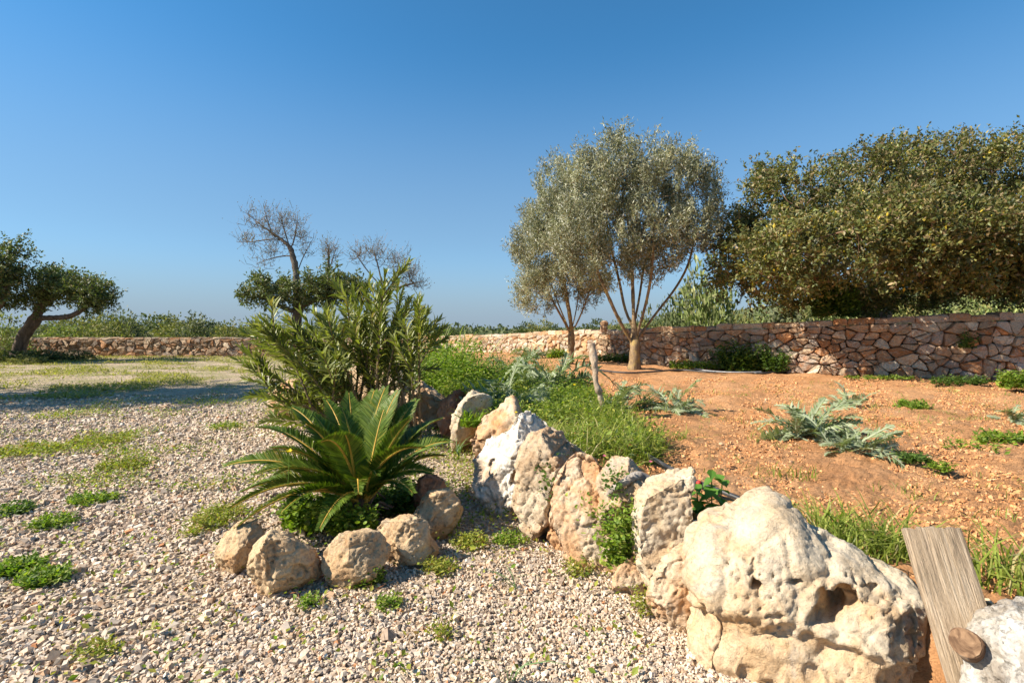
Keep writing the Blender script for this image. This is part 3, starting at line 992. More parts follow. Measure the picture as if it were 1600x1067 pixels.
STONE_COLS = [(.46, .32, .20), (.42, .27, .16), (.50, .37, .24), (.36, .27, .20), (.44, .22, .10), (.52, .42, .30), (.40, .33, .26)]
def wall(label, path, z0, z1, a, cop, thick, seed, cols=STONE_COLS, wts=None, coph=.17, s_vis=None):
    rng = np.random.default_rng(seed)
    path = smooth_line(path, 2) if len(path) > 2 else np.asarray(path, float)
    d = np.r_[0, np.cumsum(np.hypot(*np.diff(path, axis=0).T))]
    L = d[-1]
    tn = unit(np.gradient(path, axis=0))
    nr = np.stack([tn[:, 1], -tn[:, 0]], 1)                     # towards the camera
    def at(s):
        return (np.stack([np.interp(s, d, path[:, k]) for k in (0, 1)], -1), unit(np.stack([np.interp(s, d, nr[:, k]) for k in (0, 1)], -1)))
    zb = np.interp(d, [0, L], z0) if len(z0) == 2 else np.interp(d / L, np.linspace(0, 1, len(z0)), z0)
    zt = np.interp(d / L, np.linspace(0, 1, len(z1)), z1)
    H = float((zt - zb).mean()) - coph
    def xyz(V):
        p, n = at(V[:, 0])
        b, t = np.interp(V[:, 0], d, zb), np.interp(V[:, 0], d, zt) - coph
        z = b + (V[:, 1] / H) * (t - b)
        return np.column_stack([p + n * V[:, 2:3], z])
    mid = at(np.array([L / 2]))[0][0]
    root = thing('dry_stone_wall', label, 'wall', (mid[0], mid[1], float(zb.mean())))
    wts = wts or [1] * len(cols)
    todo, extra_polys = [], []
    for poly in cells(L, H, a, rng):
        wp = P3(poly[:, 0] / a * .55, poly[:, 1] / a * .8, seed)
        poly = poly + np.column_stack([gn(wp, 1), gn(wp, 2) * (poly[:, 1] > .02) * (poly[:, 1] < H - .02)]) * a * .30
        poly = np.column_stack([poly[:, 0].clip(0, L), poly[:, 1].clip(0, H)])
        if rng.random() < .12:                                  # a stone split in two wedges
            kk = len(poly) // 2
            if len(poly) >= 5:
                extra_polys.append(poly[[0] + list(range(kk, len(poly)))])
                poly = poly[:kk + 1]
        extra_polys.append(poly)
    for poly in extra_polys:
        V, Fs = stone_from(poly, rng, .005 + .010 * a, .12, .13 * a + .02)
        e = poly
        area = .5 * abs(np.dot(e[:, 0], np.roll(e[:, 1], 1)) - np.dot(e[:, 1], np.roll(e[:, 0], 1)))
        w = xyz(V)
        Y = w[:, 1].mean()
        vis = area / Y ** 2 * (abs(w[:, 0].mean()) < Y * 1.05)
        todo.append((vis, w, Fs, rand_tint(rng, 1, cols, wts, .14)[0]))
    todo.sort(key=lambda q: -q[0])
    for vis, w, Fs, t in todo[:300]:
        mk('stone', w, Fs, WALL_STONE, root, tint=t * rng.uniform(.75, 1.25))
    if len(todo) > 300:
        acc = Acc()
        for vis, w, Fs, t in todo[300:]:
            acc.add(w, Fs, t)
        acc.mk('small_stones', WALL_STONE, root)['kind'] = 'stuff'
    # coping course
    s = 0.0
    while s < L - .05:
        l = min(rng.uniform(*cop), L - s)
        g = .006
        hh = coph * rng.uniform(.72, 1.2)
        x0, x1 = s + g, s + l - g
        dd = thick * .5
        c = []
        for (t0, dep0, dep1, ins) in ((.004, .02, -thick, 0), (hh * .75, .02, -thick, 0), (hh, 0, -thick + .02, .03)):
            for q in ((x0 + ins, dep1), (x1 - ins, dep1), ((x0 + x1) / 2, dep0 + .015), (x1 - ins, dep0), (x0 + ins, dep0)):
                pass
            ring = [(x0 + ins, dep0), ((x0 + x1) / 2, dep0 + rng.normal() * .012), (x1 - ins, dep0), (x1 - ins, dep1), (x0 + ins, dep1)]
            for q in ring:
                c.append((q[0], t0 + rng.normal() * .01, q[1] + rng.normal() * .012))
        V = np.array(c)
        p, n = at(V[:, 0])
        z = np.interp(V[:, 0], d, zt) - coph + V[:, 1]
        w = np.column_stack([p + n * V[:, 2:3], z])
        k = np.arange(5)
        k1 = (k + 1) % 5
        q = np.concatenate([np.stack([r_ * 5 + k1, r_ * 5 + k, (r_ + 1) * 5 + k, (r_ + 1) * 5 + k1], 1)[:, ::-1] for r_ in (0, 1)])
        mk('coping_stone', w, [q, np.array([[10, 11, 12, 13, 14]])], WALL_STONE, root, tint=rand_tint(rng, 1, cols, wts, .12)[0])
        s += l
    # earth and rubble core
    ss = np.linspace(0, L, 60)
    p, n = at(ss)
    b, t = np.interp(ss, d, zb) - .3, np.interp(ss, d, zt) - coph - .004
    prof = [(-.085, b), (-.085, t), (-thick + .04, t), (-thick + .04, b)]
    V = np.concatenate([np.column_stack([p + n * dep, z]) for dep, z in prof])
    m = len(ss)
    i = np.arange(m - 1)
    q = np.concatenate([np.stack([r_ * m + i, r_ * m + i + 1, (r_ + 1) * m + i + 1, (r_ + 1) * m + i], 1) for r_ in range(3)])
    mk('core', V, q, WALL_CORE, root)
    return root

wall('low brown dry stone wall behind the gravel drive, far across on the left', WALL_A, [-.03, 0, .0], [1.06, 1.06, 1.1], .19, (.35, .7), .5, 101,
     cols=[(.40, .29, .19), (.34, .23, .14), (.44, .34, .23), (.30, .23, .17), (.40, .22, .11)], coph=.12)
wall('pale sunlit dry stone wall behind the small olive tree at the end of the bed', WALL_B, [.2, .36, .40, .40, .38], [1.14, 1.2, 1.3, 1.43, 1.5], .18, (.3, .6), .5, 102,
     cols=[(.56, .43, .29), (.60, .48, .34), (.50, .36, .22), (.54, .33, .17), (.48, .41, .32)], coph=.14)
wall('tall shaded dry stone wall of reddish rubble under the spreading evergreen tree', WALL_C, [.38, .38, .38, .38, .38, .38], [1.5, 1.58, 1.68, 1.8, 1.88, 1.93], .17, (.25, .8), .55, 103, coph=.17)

# an upright stone and a slab left on top of the walls
_a = Acc()
V, Fs = tube([W(944, 515, 18.45) - [0, 0, .05], W(944, 509, 18.45), W(945, 504, 18.45), W(945, 501, 18.45)], [.13, .12, .15, .07], 7, .25, 4)
o = mk('standing_stone', V, Fs, WALL_STONE, tint=(.46, .30, .18))
recenter(o, W(944, 516, 18.45)); tag(o, 'small upright stone standing on the wall corner between the olive trunks', 'stone')

# ------------------------------------------------------------------ trees
def grow(limbs, clumps, step=.22, seed=0, tip=.006, expo=2.3, down=.5):
    """limbs: list of polylines (first: trunk from the ground). Grows twigs to every clump. -> nodes, parents, radii, is_limb, tips"""
    rng = np.random.default_rng(seed)
    pos, par = [], []
    for k, l in enumerate(limbs):
        l = resample(smooth_line(l, 2), step)
        if k == 0:
            prev = -1
            pts = l
        else:
            A = np.array(pos)
            prev = int(np.linalg.norm(A - l[0], axis=1).argmin())
            pts = l[1:]
        for p in pts:
            pos.append(p)
            par.append(prev)
            prev = len(pos) - 1
    nl = len(pos)
    first = len(resample(smooth_line(limbs[0], 2), step)) // 2
    A = np.zeros((nl + len(clumps) * 14, 3))
    A[:nl] = pos
    n = nl
    order = np.argsort([np.linalg.norm(A[first:nl] - c, axis=1).min() for c in clumps])
    tips = np.zeros(len(clumps), int)
    for ci in order:
        c = clumps[ci]
        D = A[first:n] - c
        dist = np.linalg.norm(D, axis=1) + down * np.maximum(0, D[:, 2])
        j = first + int(dist.argmin())
        p0 = A[j]
        dd = np.linalg.norm(c - p0)
        m = int(np.clip(round(dd / step), 1, 12))
        prev = j
        bend = rng.normal(size=3) * dd * .1 + np.array([0, 0, dd * .06])
        for q in range(1, m + 1):
            t = q / m
            A[n] = p0 + (c - p0) * t + bend * 4 * t * (1 - t) + (rng.normal(size=3) * step * .12 if q < m else 0)
            par.append(prev)
            prev = n
            n += 1
        tips[ci] = prev
    A = A[:n]
    par = np.array(par)
    w = np.zeros(n)
    kids = np.zeros(n, int)
    for k in range(n - 1, -1, -1):
        if kids[k] == 0:
            w[k] = tip ** expo
        if par[k] >= 0:
            w[par[k]] += w[k]
            kids[par[k]] += 1
    return A, par, w ** (1 / expo), nl, tips

def chains(par, rad):
    n = len(par)
    best = np.full(n, -1)
    for k in range(n):
        p = par[k]
        if p >= 0 and (best[p] < 0 or rad[k] > rad[best[p]]):
            best[p] = k
    out = []
    for k in range(n):
        if par[k] < 0 or best[par[k]] != k:
            c = [] if par[k] < 0 else [par[k]]
            j = k
            while j >= 0:
                c.append(j)
                j = best[j]
            out.append(c)
    return out

def blob_points(blobs, n, rng, shell=.55):
    """Points in ellipsoids (pixel centre, pixel radii, depth, depth radius)."""
    wts = np.array([b[2] * b[3] for b in blobs], float)
    k = rng.choice(len(blobs), n, p=wts / wts.sum())
    d = unit(rng.normal(size=(n, 3)))
    r = shell + (1 - shell) * rng.random(n)
    r = np.where(rng.random(n) < .25, rng.random(n) ** .5, r)
    out = np.zeros((n, 3))
    nrm = np.zeros((n, 3))
    for i in range(n):
        px, py, rx, ry, Y, ry3 = blobs[k[i]]
        c = W(px, py, Y)
        out[i] = c + d[i] * r[i] * np.array([rx / F * Y, ry3, ry / F * Y])
        nrm[i] = d[i]
    return out, nrm

def tree(name, label, cat, limbs, blobs, n_clumps, bark, leaf, leaf_fn, seed, trunk_r, group=None, step=.22, tip=.006, sides=7, shell=.55, rough=.30, down=.5, extra=None, fall=1.0):
    rng = np.random.default_rng(seed)
    cl, nrm = blob_points(blobs, n_clumps, rng, shell)
    if extra is not None:
        cl = np.concatenate([cl, extra]); nrm = np.concatenate([nrm, np.tile([0, 0, 1.0], (len(extra), 1))])
    A, par, rad, nl, tips = grow(limbs, cl, step, seed, tip, down=down)
    rad = tip * np.exp(math.log(trunk_r / tip) * (np.log(np.maximum(rad, tip) / tip) / math.log(rad[0] / tip)) ** fall)
    root = thing(name, label, cat, limbs[0][0], group)
    small = Acc()
    for ci, c in enumerate(chains(par, rad)):
        P = A[c]
        r = rad[c].copy()
        if len(P) < 2:
            continue
        if ci > 0:
            r[0] = min(r[0], r[1] * 1.15)
        big = r[1] > trunk_r * .28 or ci == 0
        if ci == 0:
            r[0] *= 1.35
            if len(r) > 2:
                r[1] *= 1.1
        if big:
            P2 = resample(np.column_stack([P, r]), step * .5)
            V, Fs = tube(P2[:, :3], P2[:, 3], 12, rough, seed + ci)
            mk('trunk' if ci == 0 else 'limb', V, Fs, bark, root, smooth=True)
        else:
            V, Fs = tube(P, r, 4 if r.max() < .02 else 5, cap=False)
            small.add(V, Fs)
    if small.n:
        small.mk('branches', bark, root, smooth=True)
    if leaf is not None:
        V, Fs, T = leaf_fn(rng, A, tips, par, cl, nrm)
        o = mk('foliage', V, Fs, leaf, root, tint=T)
        o['kind'] = 'stuff'
    return root

def spray_leaves(shoots, length, per, ln, wd, cols, wts, upb=.7, outb=.5, spread=.55, tmpl=RHOMB, jit=.16, sd=.45, cv=.14):
    """Leaf maker: from each twig end several shoots, leaves set along them."""
    def fn(rng, A, tips, par, cl, nrm):
        n = len(cl)
        S = n * shoots
        base = np.repeat(A[tips], shoots, 0) + rng.normal(size=(S, 3)) * length * sd * .5
        d = unit(np.repeat(nrm, shoots, 0) * outb + np.array([0, 0, upb]) + rng.normal(size=(S, 3)) * spread)
        t = (np.arange(per) + rng.random((S, per))) / per
        Lm = length * rng.uniform(.6, 1.25, (S, 1))
        pos = base[:, None] + d[:, None] * (t * Lm)[..., None]
        pos = pos.reshape(-1, 3) + rng.normal(size=(S * per, 3)) * ln * .35
        ld = unit(np.repeat(d, per, 0) * .55 + rng.normal(size=(S * per, 3)) * .75)
        up = unit(rng.normal(size=(S * per, 3)) * .8 + np.array([0, 0, .8]))
        l = ln * rng.uniform(.65, 1.3, S * per)
        V, Fs, k = leaves(pos, ld, up, l, l * wd, tmpl)
        cj = np.repeat(1 + cv * rng.normal(size=(n, 1)), shoots * per, 0)
        T = rand_tint(rng, S * per, cols, wts, jit) * cj.clip(.6, 1.5)
        return V, Fs, np.repeat(T, k, 0)
    return fn

OLIVE_COLS = [(.205, .205, .105), (.25, .245, .145), (.14, .145, .068), (.37, .36, .26), (.25, .21, .10)]
olive_leaf = spray_leaves(7, .54, 25, .105, .24, OLIVE_COLS, [4, 3, 2.4, 1.6, .7], upb=1.15, outb=.45, spread=.30, sd=.28, cv=.2)
tree('olive_tree', 'larger olive tree with several limbs forking low, on red soil before the shaded wall', 'tree',
     [[W(991, 582, 14), W(991, 560, 14), W(992, 535, 14), W(991, 515, 14), W(990, 495, 14), W(989, 455, 14.1), W(986, 400, 14.2), W(980, 330, 14)],
      [W(991, 540, 14), W(978, 520, 13.9), W(963, 492, 13.7), W(950, 462, 13.6), W(936, 430, 13.5), W(918, 380, 13.4)],
      [W(993, 528, 14), W(1003, 498, 13.9), W(1014, 455, 13.6), W(1020, 410, 13.3), W(1022, 350, 13.2)],
      [W(993, 535, 14), W(1008, 512, 14.1), W(1030, 483, 14.3), W(1055, 452, 14.5), W(1076, 415, 14.6), W(1086, 370, 14.6)],
      [W(991, 515, 14), W(976, 485, 14.3), W(968, 440, 14.6), W(955, 390, 15.0), W(945, 330, 15)],
      [W(992, 500, 14), W(1000, 460, 14.5), W(1006, 410, 15.0), W(1030, 330, 15.3)]],
     [(962, 272, 32, 52, 14, 1.0), (988, 300, 60, 58, 14, 1.5), (925, 315, 50, 72, 14, 1.3), (1035, 295, 52, 66, 14.2, 1.4), (1080, 330, 40, 66, 14.3, 1.2), (1095, 350, 26, 50, 14.4, .9), (985, 370, 85, 62, 13.8, 1.8),
      (905, 385, 45, 58, 13.8, 1.2), (1045, 390, 55, 50, 14, 1.4), (950, 420, 55, 36, 13.6, 1.2), (1020, 420, 40, 30, 14, 1.1)],
     500, BARK_OLIVE, LEAF_OLIVE, olive_leaf, 201, .145, None, .22, .006, fall=1.25)
tree('olive_tree', 'smaller olive tree with a slim single trunk in front of the sunlit wall', 'tree',
     [[W(890, 571, 16.6), W(891, 550, 16.6), W(893, 530, 16.6), W(893, 515, 16.6), W(890, 490, 16.6), W(880, 440, 16.6), W(872, 370, 16.6)],
      [W(893, 522, 16.6), W(880, 500, 16.5), W(866, 475, 16.3), W(848, 440, 16.2)],
      [W(894, 520, 16.6), W(906, 496, 16.5), W(916, 470, 16.3), W(925, 440, 16.2)],
      [W(893, 515, 16.6), W(900, 488, 16.9), W(905, 450, 17.2), W(900, 390, 17.2)],
      [W(893, 525, 16.6), W(885, 505, 16.9), W(870, 470, 17.3), W(850, 410, 17.4)]],
     [(872, 315, 36, 60, 16.6, 1.3), (850, 350, 34, 50, 16.6, 1.3), (835, 405, 36, 52, 16.5, 1.4), (860, 420, 55, 60, 16.4, 1.8), (845, 465, 42, 34, 16.4, 1.4), (905, 440, 45, 46, 16.4, 1.4), (900, 350, 40, 60, 17, 1.4), (925, 465, 30, 26, 16.5, .9)],
     330, BARK_OLIVE, LEAF_OLIVE, olive_leaf, 202, .11, None, .24, .006, fall=1.25)

EVER_COLS = [(.155, .15, .045), (.115, .13, .036), (.20, .165, .06), (.235, .165, .08), (.08, .10, .028), (.44, .33, .04)]
ever_leaf = spray_leaves(6, .42, 20, .098, .52, EVER_COLS, [4, 4, 3, 2, 2, .25], upb=.5, outb=.7, spread=.6, sd=.6, cv=.26)
tree('evergreen_tree', 'huge spreading evergreen tree with brownish olive leaves overhanging the tall wall', 'tree',
     [[W(1368, 515, 16.5), W(1366, 485, 16.5), W(1362, 462, 16.4), W(1368, 440, 16.4), W(1385, 400, 16.4), W(1400, 340, 16.4)],
      [W(1364, 470, 16.5), W(1335, 455, 15.4), W(1290, 440, 13.4), W(1235, 425, 12.4), W(1185, 415, 12.2)],
      [W(1364, 465, 16.4), W(1340, 440, 16.2), W(1305, 410, 16), W(1260, 360, 16)],
      [W(1366, 465, 16.4), W(1400, 445, 15.4), W(1440, 420, 13.4), W(1480, 405, 12.4), W(1530, 395, 11.8)],
      [W(1366, 455, 16.4), W(1410, 410, 16.6), W(1460, 350, 16.8), W(1510, 290, 17)],
      [W(1366, 470, 16.4), W(1400, 455, 17.2), W(1470, 440, 18), W(1540, 400, 18.5), W(1640, 350, 18.5)],
      [W(1362, 465, 16.4), W(1330, 430, 17.4), W(1270, 400, 18.2), W(1200, 380, 18.4)]],
     [(1165, 385, 48, 56, 14.6, 1.6), (1215, 325, 50, 66, 14.4, 1.8), (1225, 395, 60, 50, 11.8, 1.4), (1290, 345, 62, 52, 14.4, 2.0), (1350, 296, 62, 58, 15.5, 2.3), (1420, 285, 76, 58, 15.8, 2.4), (1505, 285, 76, 58, 15.8, 2.4),
      (1585, 312, 70, 66, 15.4, 2.4), (1400, 365, 95, 55, 11.5, 1.6), (1500, 365, 90, 58, 11.4, 1.6), (1300, 395, 80, 46, 11.5, 1.4), (1600, 385, 80, 56, 11.4, 1.5), (1155, 435, 40, 34, 14.2, 1.2), (1215, 440, 50, 30, 13.2, 1.2),
      (1450, 408, 80, 34, 11.6, 1.2), (1560, 420, 70, 32, 11.6, 1.2), (1660, 330, 80, 80, 15.5, 2.4), (1440, 330, 120, 80, 17.6, 1.6), (1255, 460, 60, 24, 13.4, 1.0), (1330, 462, 50, 20, 14.2, 1.0), (1400, 468, 40, 20, 14.6, 1.0), (1440, 455, 60, 24, 14.2, 1.0), (1366, 474, 40, 16, 13.2, .8), (1520, 442, 60, 22, 12.4, 1.0), (1590, 446, 50, 22, 12.0, 1.0), (1272, 275, 20, 20, 15, .9), (1345, 256, 22, 18, 15.5, .9), (1212, 278, 16, 24, 14.8, .8), (1405, 240, 24, 12, 15.6, .9), (1470, 238, 26, 12, 15.8, .9), (1540, 240, 22, 12, 15.8, .9), (1598, 248, 20, 16, 15.4, .9)],
     1500, BARK_RED, LEAF_TREE, ever_leaf, 203, .36, None, .35, .008)

LEFT_COLS = [(.12, .15, .045), (.09, .12, .038), (.17, .18, .065), (.20, .16, .07)]
left_leaf = spray_leaves(6, .42, 16, .13, .5, LEFT_COLS, [4, 4, 3, 1.2], upb=.5, outb=.5, spread=.7, sd=.8)
tree('evergreen_tree', 'leaning dark evergreen tree with a flat layered crown beside the far wall', 'tree',
     [[W(24, 566, 24.5), W(30, 545, 24.5), W(40, 520, 24.5), W(55, 500, 24.5), W(62, 482, 24.5), W(75, 455, 24.5), W(92, 430, 24.5)],
      [W(57, 497, 24.5), W(80, 497, 24.2), W(105, 496, 24), W(125, 488, 24), W(140, 472, 24), W(160, 455, 24)],
      [W(58, 494, 24.5), W(42, 478, 24.8), W(24, 462, 25), W(5, 440, 25)],
      [W(66, 475, 24.5), W(88, 462, 25), W(115, 445, 25.2), W(140, 435, 25.2)],
      [W(105, 494, 24.1), W(120, 494, 24.4), W(132, 486, 24.6), W(140, 478, 24.7)]],
     [(88, 448, 36, 18, 24.5, 1.4), (132, 455, 30, 17, 24.5, 1.2), (155, 464, 20, 13, 24.2, .9), (60, 470, 22, 15, 24.5, 1.0), (82, 434, 20, 9, 24.8, .9), (122, 440, 18, 9, 24.8, .9), (142, 474, 22, 9, 24, .9)],
     190, BARK_DARK, LEAF_TREE, left_leaf, 204, .26, None, .3, .012, shell=.3)
tree('evergreen_tree', 'taller dark evergreen tree left of the leaning one, its crown cut by the photo edge', 'tree',
     [[W(-60, 570, 23), W(-50, 540, 23), W(-40, 505, 23), W(-40, 470, 23), W(-35, 420, 23)],
      [W(-42, 510, 23), W(-15, 490, 23), W(8, 465, 23), W(15, 430, 23)],
      [W(-40, 480, 23), W(-70, 450, 23), W(-100, 420, 23)],
      [W(-50, 540, 23), W(-20, 530, 22.6), W(5, 545, 22.3), W(25, 556, 22.2)]],
     [(10, 398, 22, 26, 23, 1.1), (-8, 440, 34, 42, 23, 1.4), (-50, 420, 50, 50, 23, 1.8), (-90, 430, 50, 50, 23, 1.8), (12, 430, 26, 24, 23, 1.0), (0, 475, 26, 14, 23, .9)],
     200, BARK_DARK, LEAF_TREE, left_leaf, 205, .35, None, .3, .012, shell=.3)
# the tree whose long shadow lies over the drive stands just outside the picture
tree('evergreen_tree', 'evergreen tree beyond the left edge of the drive that shades the gravel', 'tree',
     [[np.array([-15.6, 10.8, -.1]), np.array([-15.5, 10.7, 1.5]), np.array([-15.5, 10.7, 3.2]), np.array([-15.4, 10.6, 6])],
      [np.array([-15.5, 10.7, 2]), np.array([-14.6, 10.2, 3.8]), np.array([-14.0, 9.9, 6])],
      [np.array([-15.5, 10.7, 2.4]), np.array([-16.6, 11.1, 4]), np.array([-17.4, 11.3, 6])]],
     [(800 - 15.6 / 10.4 * 800, HY - (6.2 - CH) / 10.4 * F, 230, 215, 10.4, 3.0), (800 - 15.4 / 10.8 * 800, HY - (4.2 - CH) / 10.8 * F, 210, 120, 10.8, 2.6), (800 - 15.2 / 9.8 * 800, HY - (7.8 - CH) / 9.8 * F, 150, 120, 9.8, 1.8)],
     330, BARK_DARK, LEAF_TREE, left_leaf, 206, .3, None, .4, .015, shell=.3)

back_leaf = spray_leaves(6, .5, 14, .2, .45, [(.11, .14, .045), (.14, .16, .06), (.18, .16, .065)], [3, 3, 1], upb=.4, outb=.5, spread=.7, sd=.8)
tree('evergreen_tree', 'broad low evergreen tree rising behind the oleander', 'tree',
     [[W(462, 560, 31), W(462, 520, 31), W(465, 490, 31), W(470, 465, 31)],
      [W(464, 490, 31), W(430, 475, 31), W(405, 464, 31)],
      [W(465, 480, 31), W(500, 465, 31), W(540, 455, 31)]],
     [(460, 462, 50, 24, 31, 2), (510, 450, 50, 26, 31, 2), (545, 455, 36, 24, 31, 1.6), (415, 464, 34, 14, 31, 1.3), (392, 460, 16, 8, 31, .8), (425, 448, 30, 10, 31, 1)],
     170, BARK_DARK, LEAF_TREE, back_leaf, 207, .3, None, .4, .014, shell=.2)

def bare_leaf(rng, A, tips, par, cl, nrm):
    """The finest twigs, upturned, with a few withered leaves and buds."""
    k = 2
    n = len(cl) * k
    p = np.repeat(A[tips], k, 0) + rng.normal(size=(n, 3)) * .08
    d = unit(np.repeat(nrm, k, 0) * .45 + np.array([0, 0, .75]) + rng.normal(size=(n, 3)) * .4)
    V, Fs, m = leaves(p, d, unit(rng.normal(size=(n, 3))), rng.uniform(.3, .8, n), .024, RHOMB)
    T = np.repeat(rand_tint(rng, n, [(.20, .15, .12), (.26, .19, .15), (.15, .12, .09)], [2, 2, 1]), m, 0)
    q = p + d * rng.uniform(.2, .8, (n, 1))
    V2, F2, m2 = leaves(q, unit(rng.normal(size=(n, 3))), unit(rng.normal(size=(n, 3))), .09, .05, RHOMB)
    T2 = np.repeat(rand_tint(rng, n, [(.20, .17, .07), (.30, .18, .12)], [1, 1]), m2, 0)
    return np.concatenate([V, V2]), np.concatenate([Fs, F2 + len(V)]), np.concatenate([T, T2])
tree('bare_tree', 'tall leafless tree with a bent trunk, largest of the bare trees behind the oleander', 'tree',
     [[W(464, 560, 32), W(464, 500, 32), W(464, 450, 32), W(463, 425, 32), W(458, 400, 32), W(452, 385, 32), W(440, 374, 32), W(425, 364, 32), W(405, 350, 32), W(388, 335, 32)],
      [W(463, 430, 32), W(472, 405, 32), W(482, 385, 32), W(490, 372, 32)],
      [W(452, 385, 32), W(446, 365, 32), W(440, 345, 32), W(436, 335, 32)],
      [W(440, 374, 32), W(420, 374, 32), W(395, 378, 32), W(370, 378, 32)],
      [W(458, 400, 32), W(440, 400, 32.4), W(420, 405, 32.6), W(400, 412, 32.8)],
      [W(425, 364, 32), W(418, 345, 32), W(414, 330, 32)],
      [W(455, 390, 32), W(462, 365, 32), W(464, 345, 32)]],
     [(400, 350, 28, 24, 32, 1.2), (440, 350, 34, 22, 32, 1.2), (390, 378, 28, 10, 32, .8), (425, 395, 34, 20, 32.4, 1), (470, 372, 24, 26, 32, 1), (480, 395, 14, 16, 32, .8), (462, 345, 16, 14, 32, .8), (378, 372, 14, 8, 32, .7), (388, 332, 12, 10, 32, .7), (416, 330, 12, 10, 32, .7), (440, 338, 12, 10, 32, .7), (412, 412, 26, 10, 32.4, .8), (430, 370, 40, 30, 32, 1.2)],
     520, BARK_BARE, LEAF_SCRUB, bare_leaf, 208, .20, None, .3, .012, fall=1.7, shell=.0, down=.2)
tree('bare_tree', 'slim leafless tree between the two wider bare trees', 'tree',
     [[W(513, 560, 34), W(513, 480, 34), W(513, 430, 34), W(514, 400, 34), W(512, 380, 34)], [W(513, 425, 34), W(520, 405, 34), W(526, 385, 34)]],
     [(514, 395, 14, 22, 34, .8)], 110, BARK_BARE, LEAF_SCRUB, bare_leaf, 209, .10, None, .35, .010, fall=1.5, shell=.0, down=.2)
tree('bare_tree', 'wide leafless tree with fine grey twigs above the right half of the oleander', 'tree',
     [[W(600, 560, 33), W(600, 490, 33), W(598, 450, 33), W(592, 420, 33), W(585, 395, 33)],
      [W(599, 455, 33), W(615, 430, 33), W(632, 412, 33), W(642, 400, 33)],
      [W(598, 450, 33), W(575, 425, 33), W(558, 400, 33)],
      [W(599, 460, 33), W(625, 448, 33), W(650, 442, 33), W(662, 440, 33)]],
     [(562, 400, 18, 20, 33, .9), (588, 398, 24, 20, 33, 1), (618, 410, 26, 20, 33, 1), (640, 430, 24, 20, 33, 1), (650, 448, 18, 12, 33, .8)],
     420, BARK_BARE, LEAF_SCRUB, bare_leaf, 210, .15, None, .32, .012, fall=1.7, shell=.0, down=.2)

# ------------------------------------------------------------------ scrub and shrubs
def shrub_mesh(rng, n_clump, per, ln, wd, cols, wts, squash=.75, name='shrub', thin=False):
    """A bush one unit wide standing on the origin: leaf tufts through an uneven dome."""
    d = unit(rng.normal(size=(n_clump, 3)))
    d[:, 2] = np.abs(d[:, 2])
    lump = 1 + .35 * gn(d * 1.7, int(rng.integers(90)))
    c = d * (rng.random((n_clump, 1)) ** .45) * .5 * lump[:, None]
    c[:, 2] = c[:, 2] * squash * 2 + .03
    N = n_clump * per
    pos = np.repeat(c, per, 0) + rng.normal(size=(N, 3)) * .045
    ld = unit(np.repeat(d, per, 0) * .6 + rng.normal(size=(N, 3)) * .6 + np.array([0, 0, .9 if thin else .3]))
    up = unit(rng.normal(size=(N, 3)) + np.array([0, 0, .5]))
    V, Fs, k = leaves(pos, ld, up, ln * rng.uniform(.6, 1.3, N), ln * wd, RHOMB)
    T = rand_tint(rng, N, cols, wts, .15) * np.repeat(1 + .14 * rng.normal(size=(n_clump, 1)), per, 0).clip(.6, 1.5)
    return build_mesh(name, V, Fs, False, np.repeat(T, k, 0))

rng = np.random.default_rng(77)
GREY_GREEN = ([(.18, .19, .10), (.14, .155, .075), (.23, .22, .12)], [3, 3, 2])
OLIVE_GREEN = ([(.22, .22, .07), (.17, .18, .055), (.28, .24, .09)], [3, 3, 2])
DARK_GREEN = ([(.095, .12, .04), (.07, .095, .03), (.13, .14, .05)], [3, 3, 2])
LIGHT_GREEN = ([(.22, .25, .09), (.18, .22, .07), (.27, .27, .12)], [3, 3, 2])
SHRUBS = {k: [shrub_mesh(rng, 170, 12, .075, .45, *c) for _ in range(2)] for k, c in
          (('grey', GREY_GREEN), ('olive', OLIVE_GREEN), ('dark', DARK_GREEN), ('light', LIGHT_GREEN))}
SHRUB_SEEN = {}
def shrub(kind, px, top, Y, wpx, label, group=None, zb=None, seed=0):
    if label in SHRUB_SEEN:                                       # two of one description: say how this one differs
        p0, t0, w0 = SHRUB_SEEN[label]
        label += (', righthand one' if px > p0 + 12 else ', lefthand one' if px < p0 - 12 else ', wider one' if wpx > w0 else ', narrower one')
    SHRUB_SEEN[label] = (px, top, wpx)
    x = (px - 800) / F * Y
    z0 = float(field_z(np.array([x]), np.array([Y]))[0]) - .1 if zb is None else zb
    zt = CH - (top - HY) / F * Y
    r = np.random.default_rng(int(px * 7 + Y * 3 + seed))
    me = SHRUBS[kind][int(r.integers(2))]
    o = link('shrub', me, LEAF_SCRUB)
    w = wpx / F * Y
    o.location = (x, Y, z0)
    o.rotation_euler = (0, 0, float(r.uniform(0, 6)))
    o.scale = (w, w, max(.4, zt - z0) / .78)
    return tag(o, label, 'shrub', group)

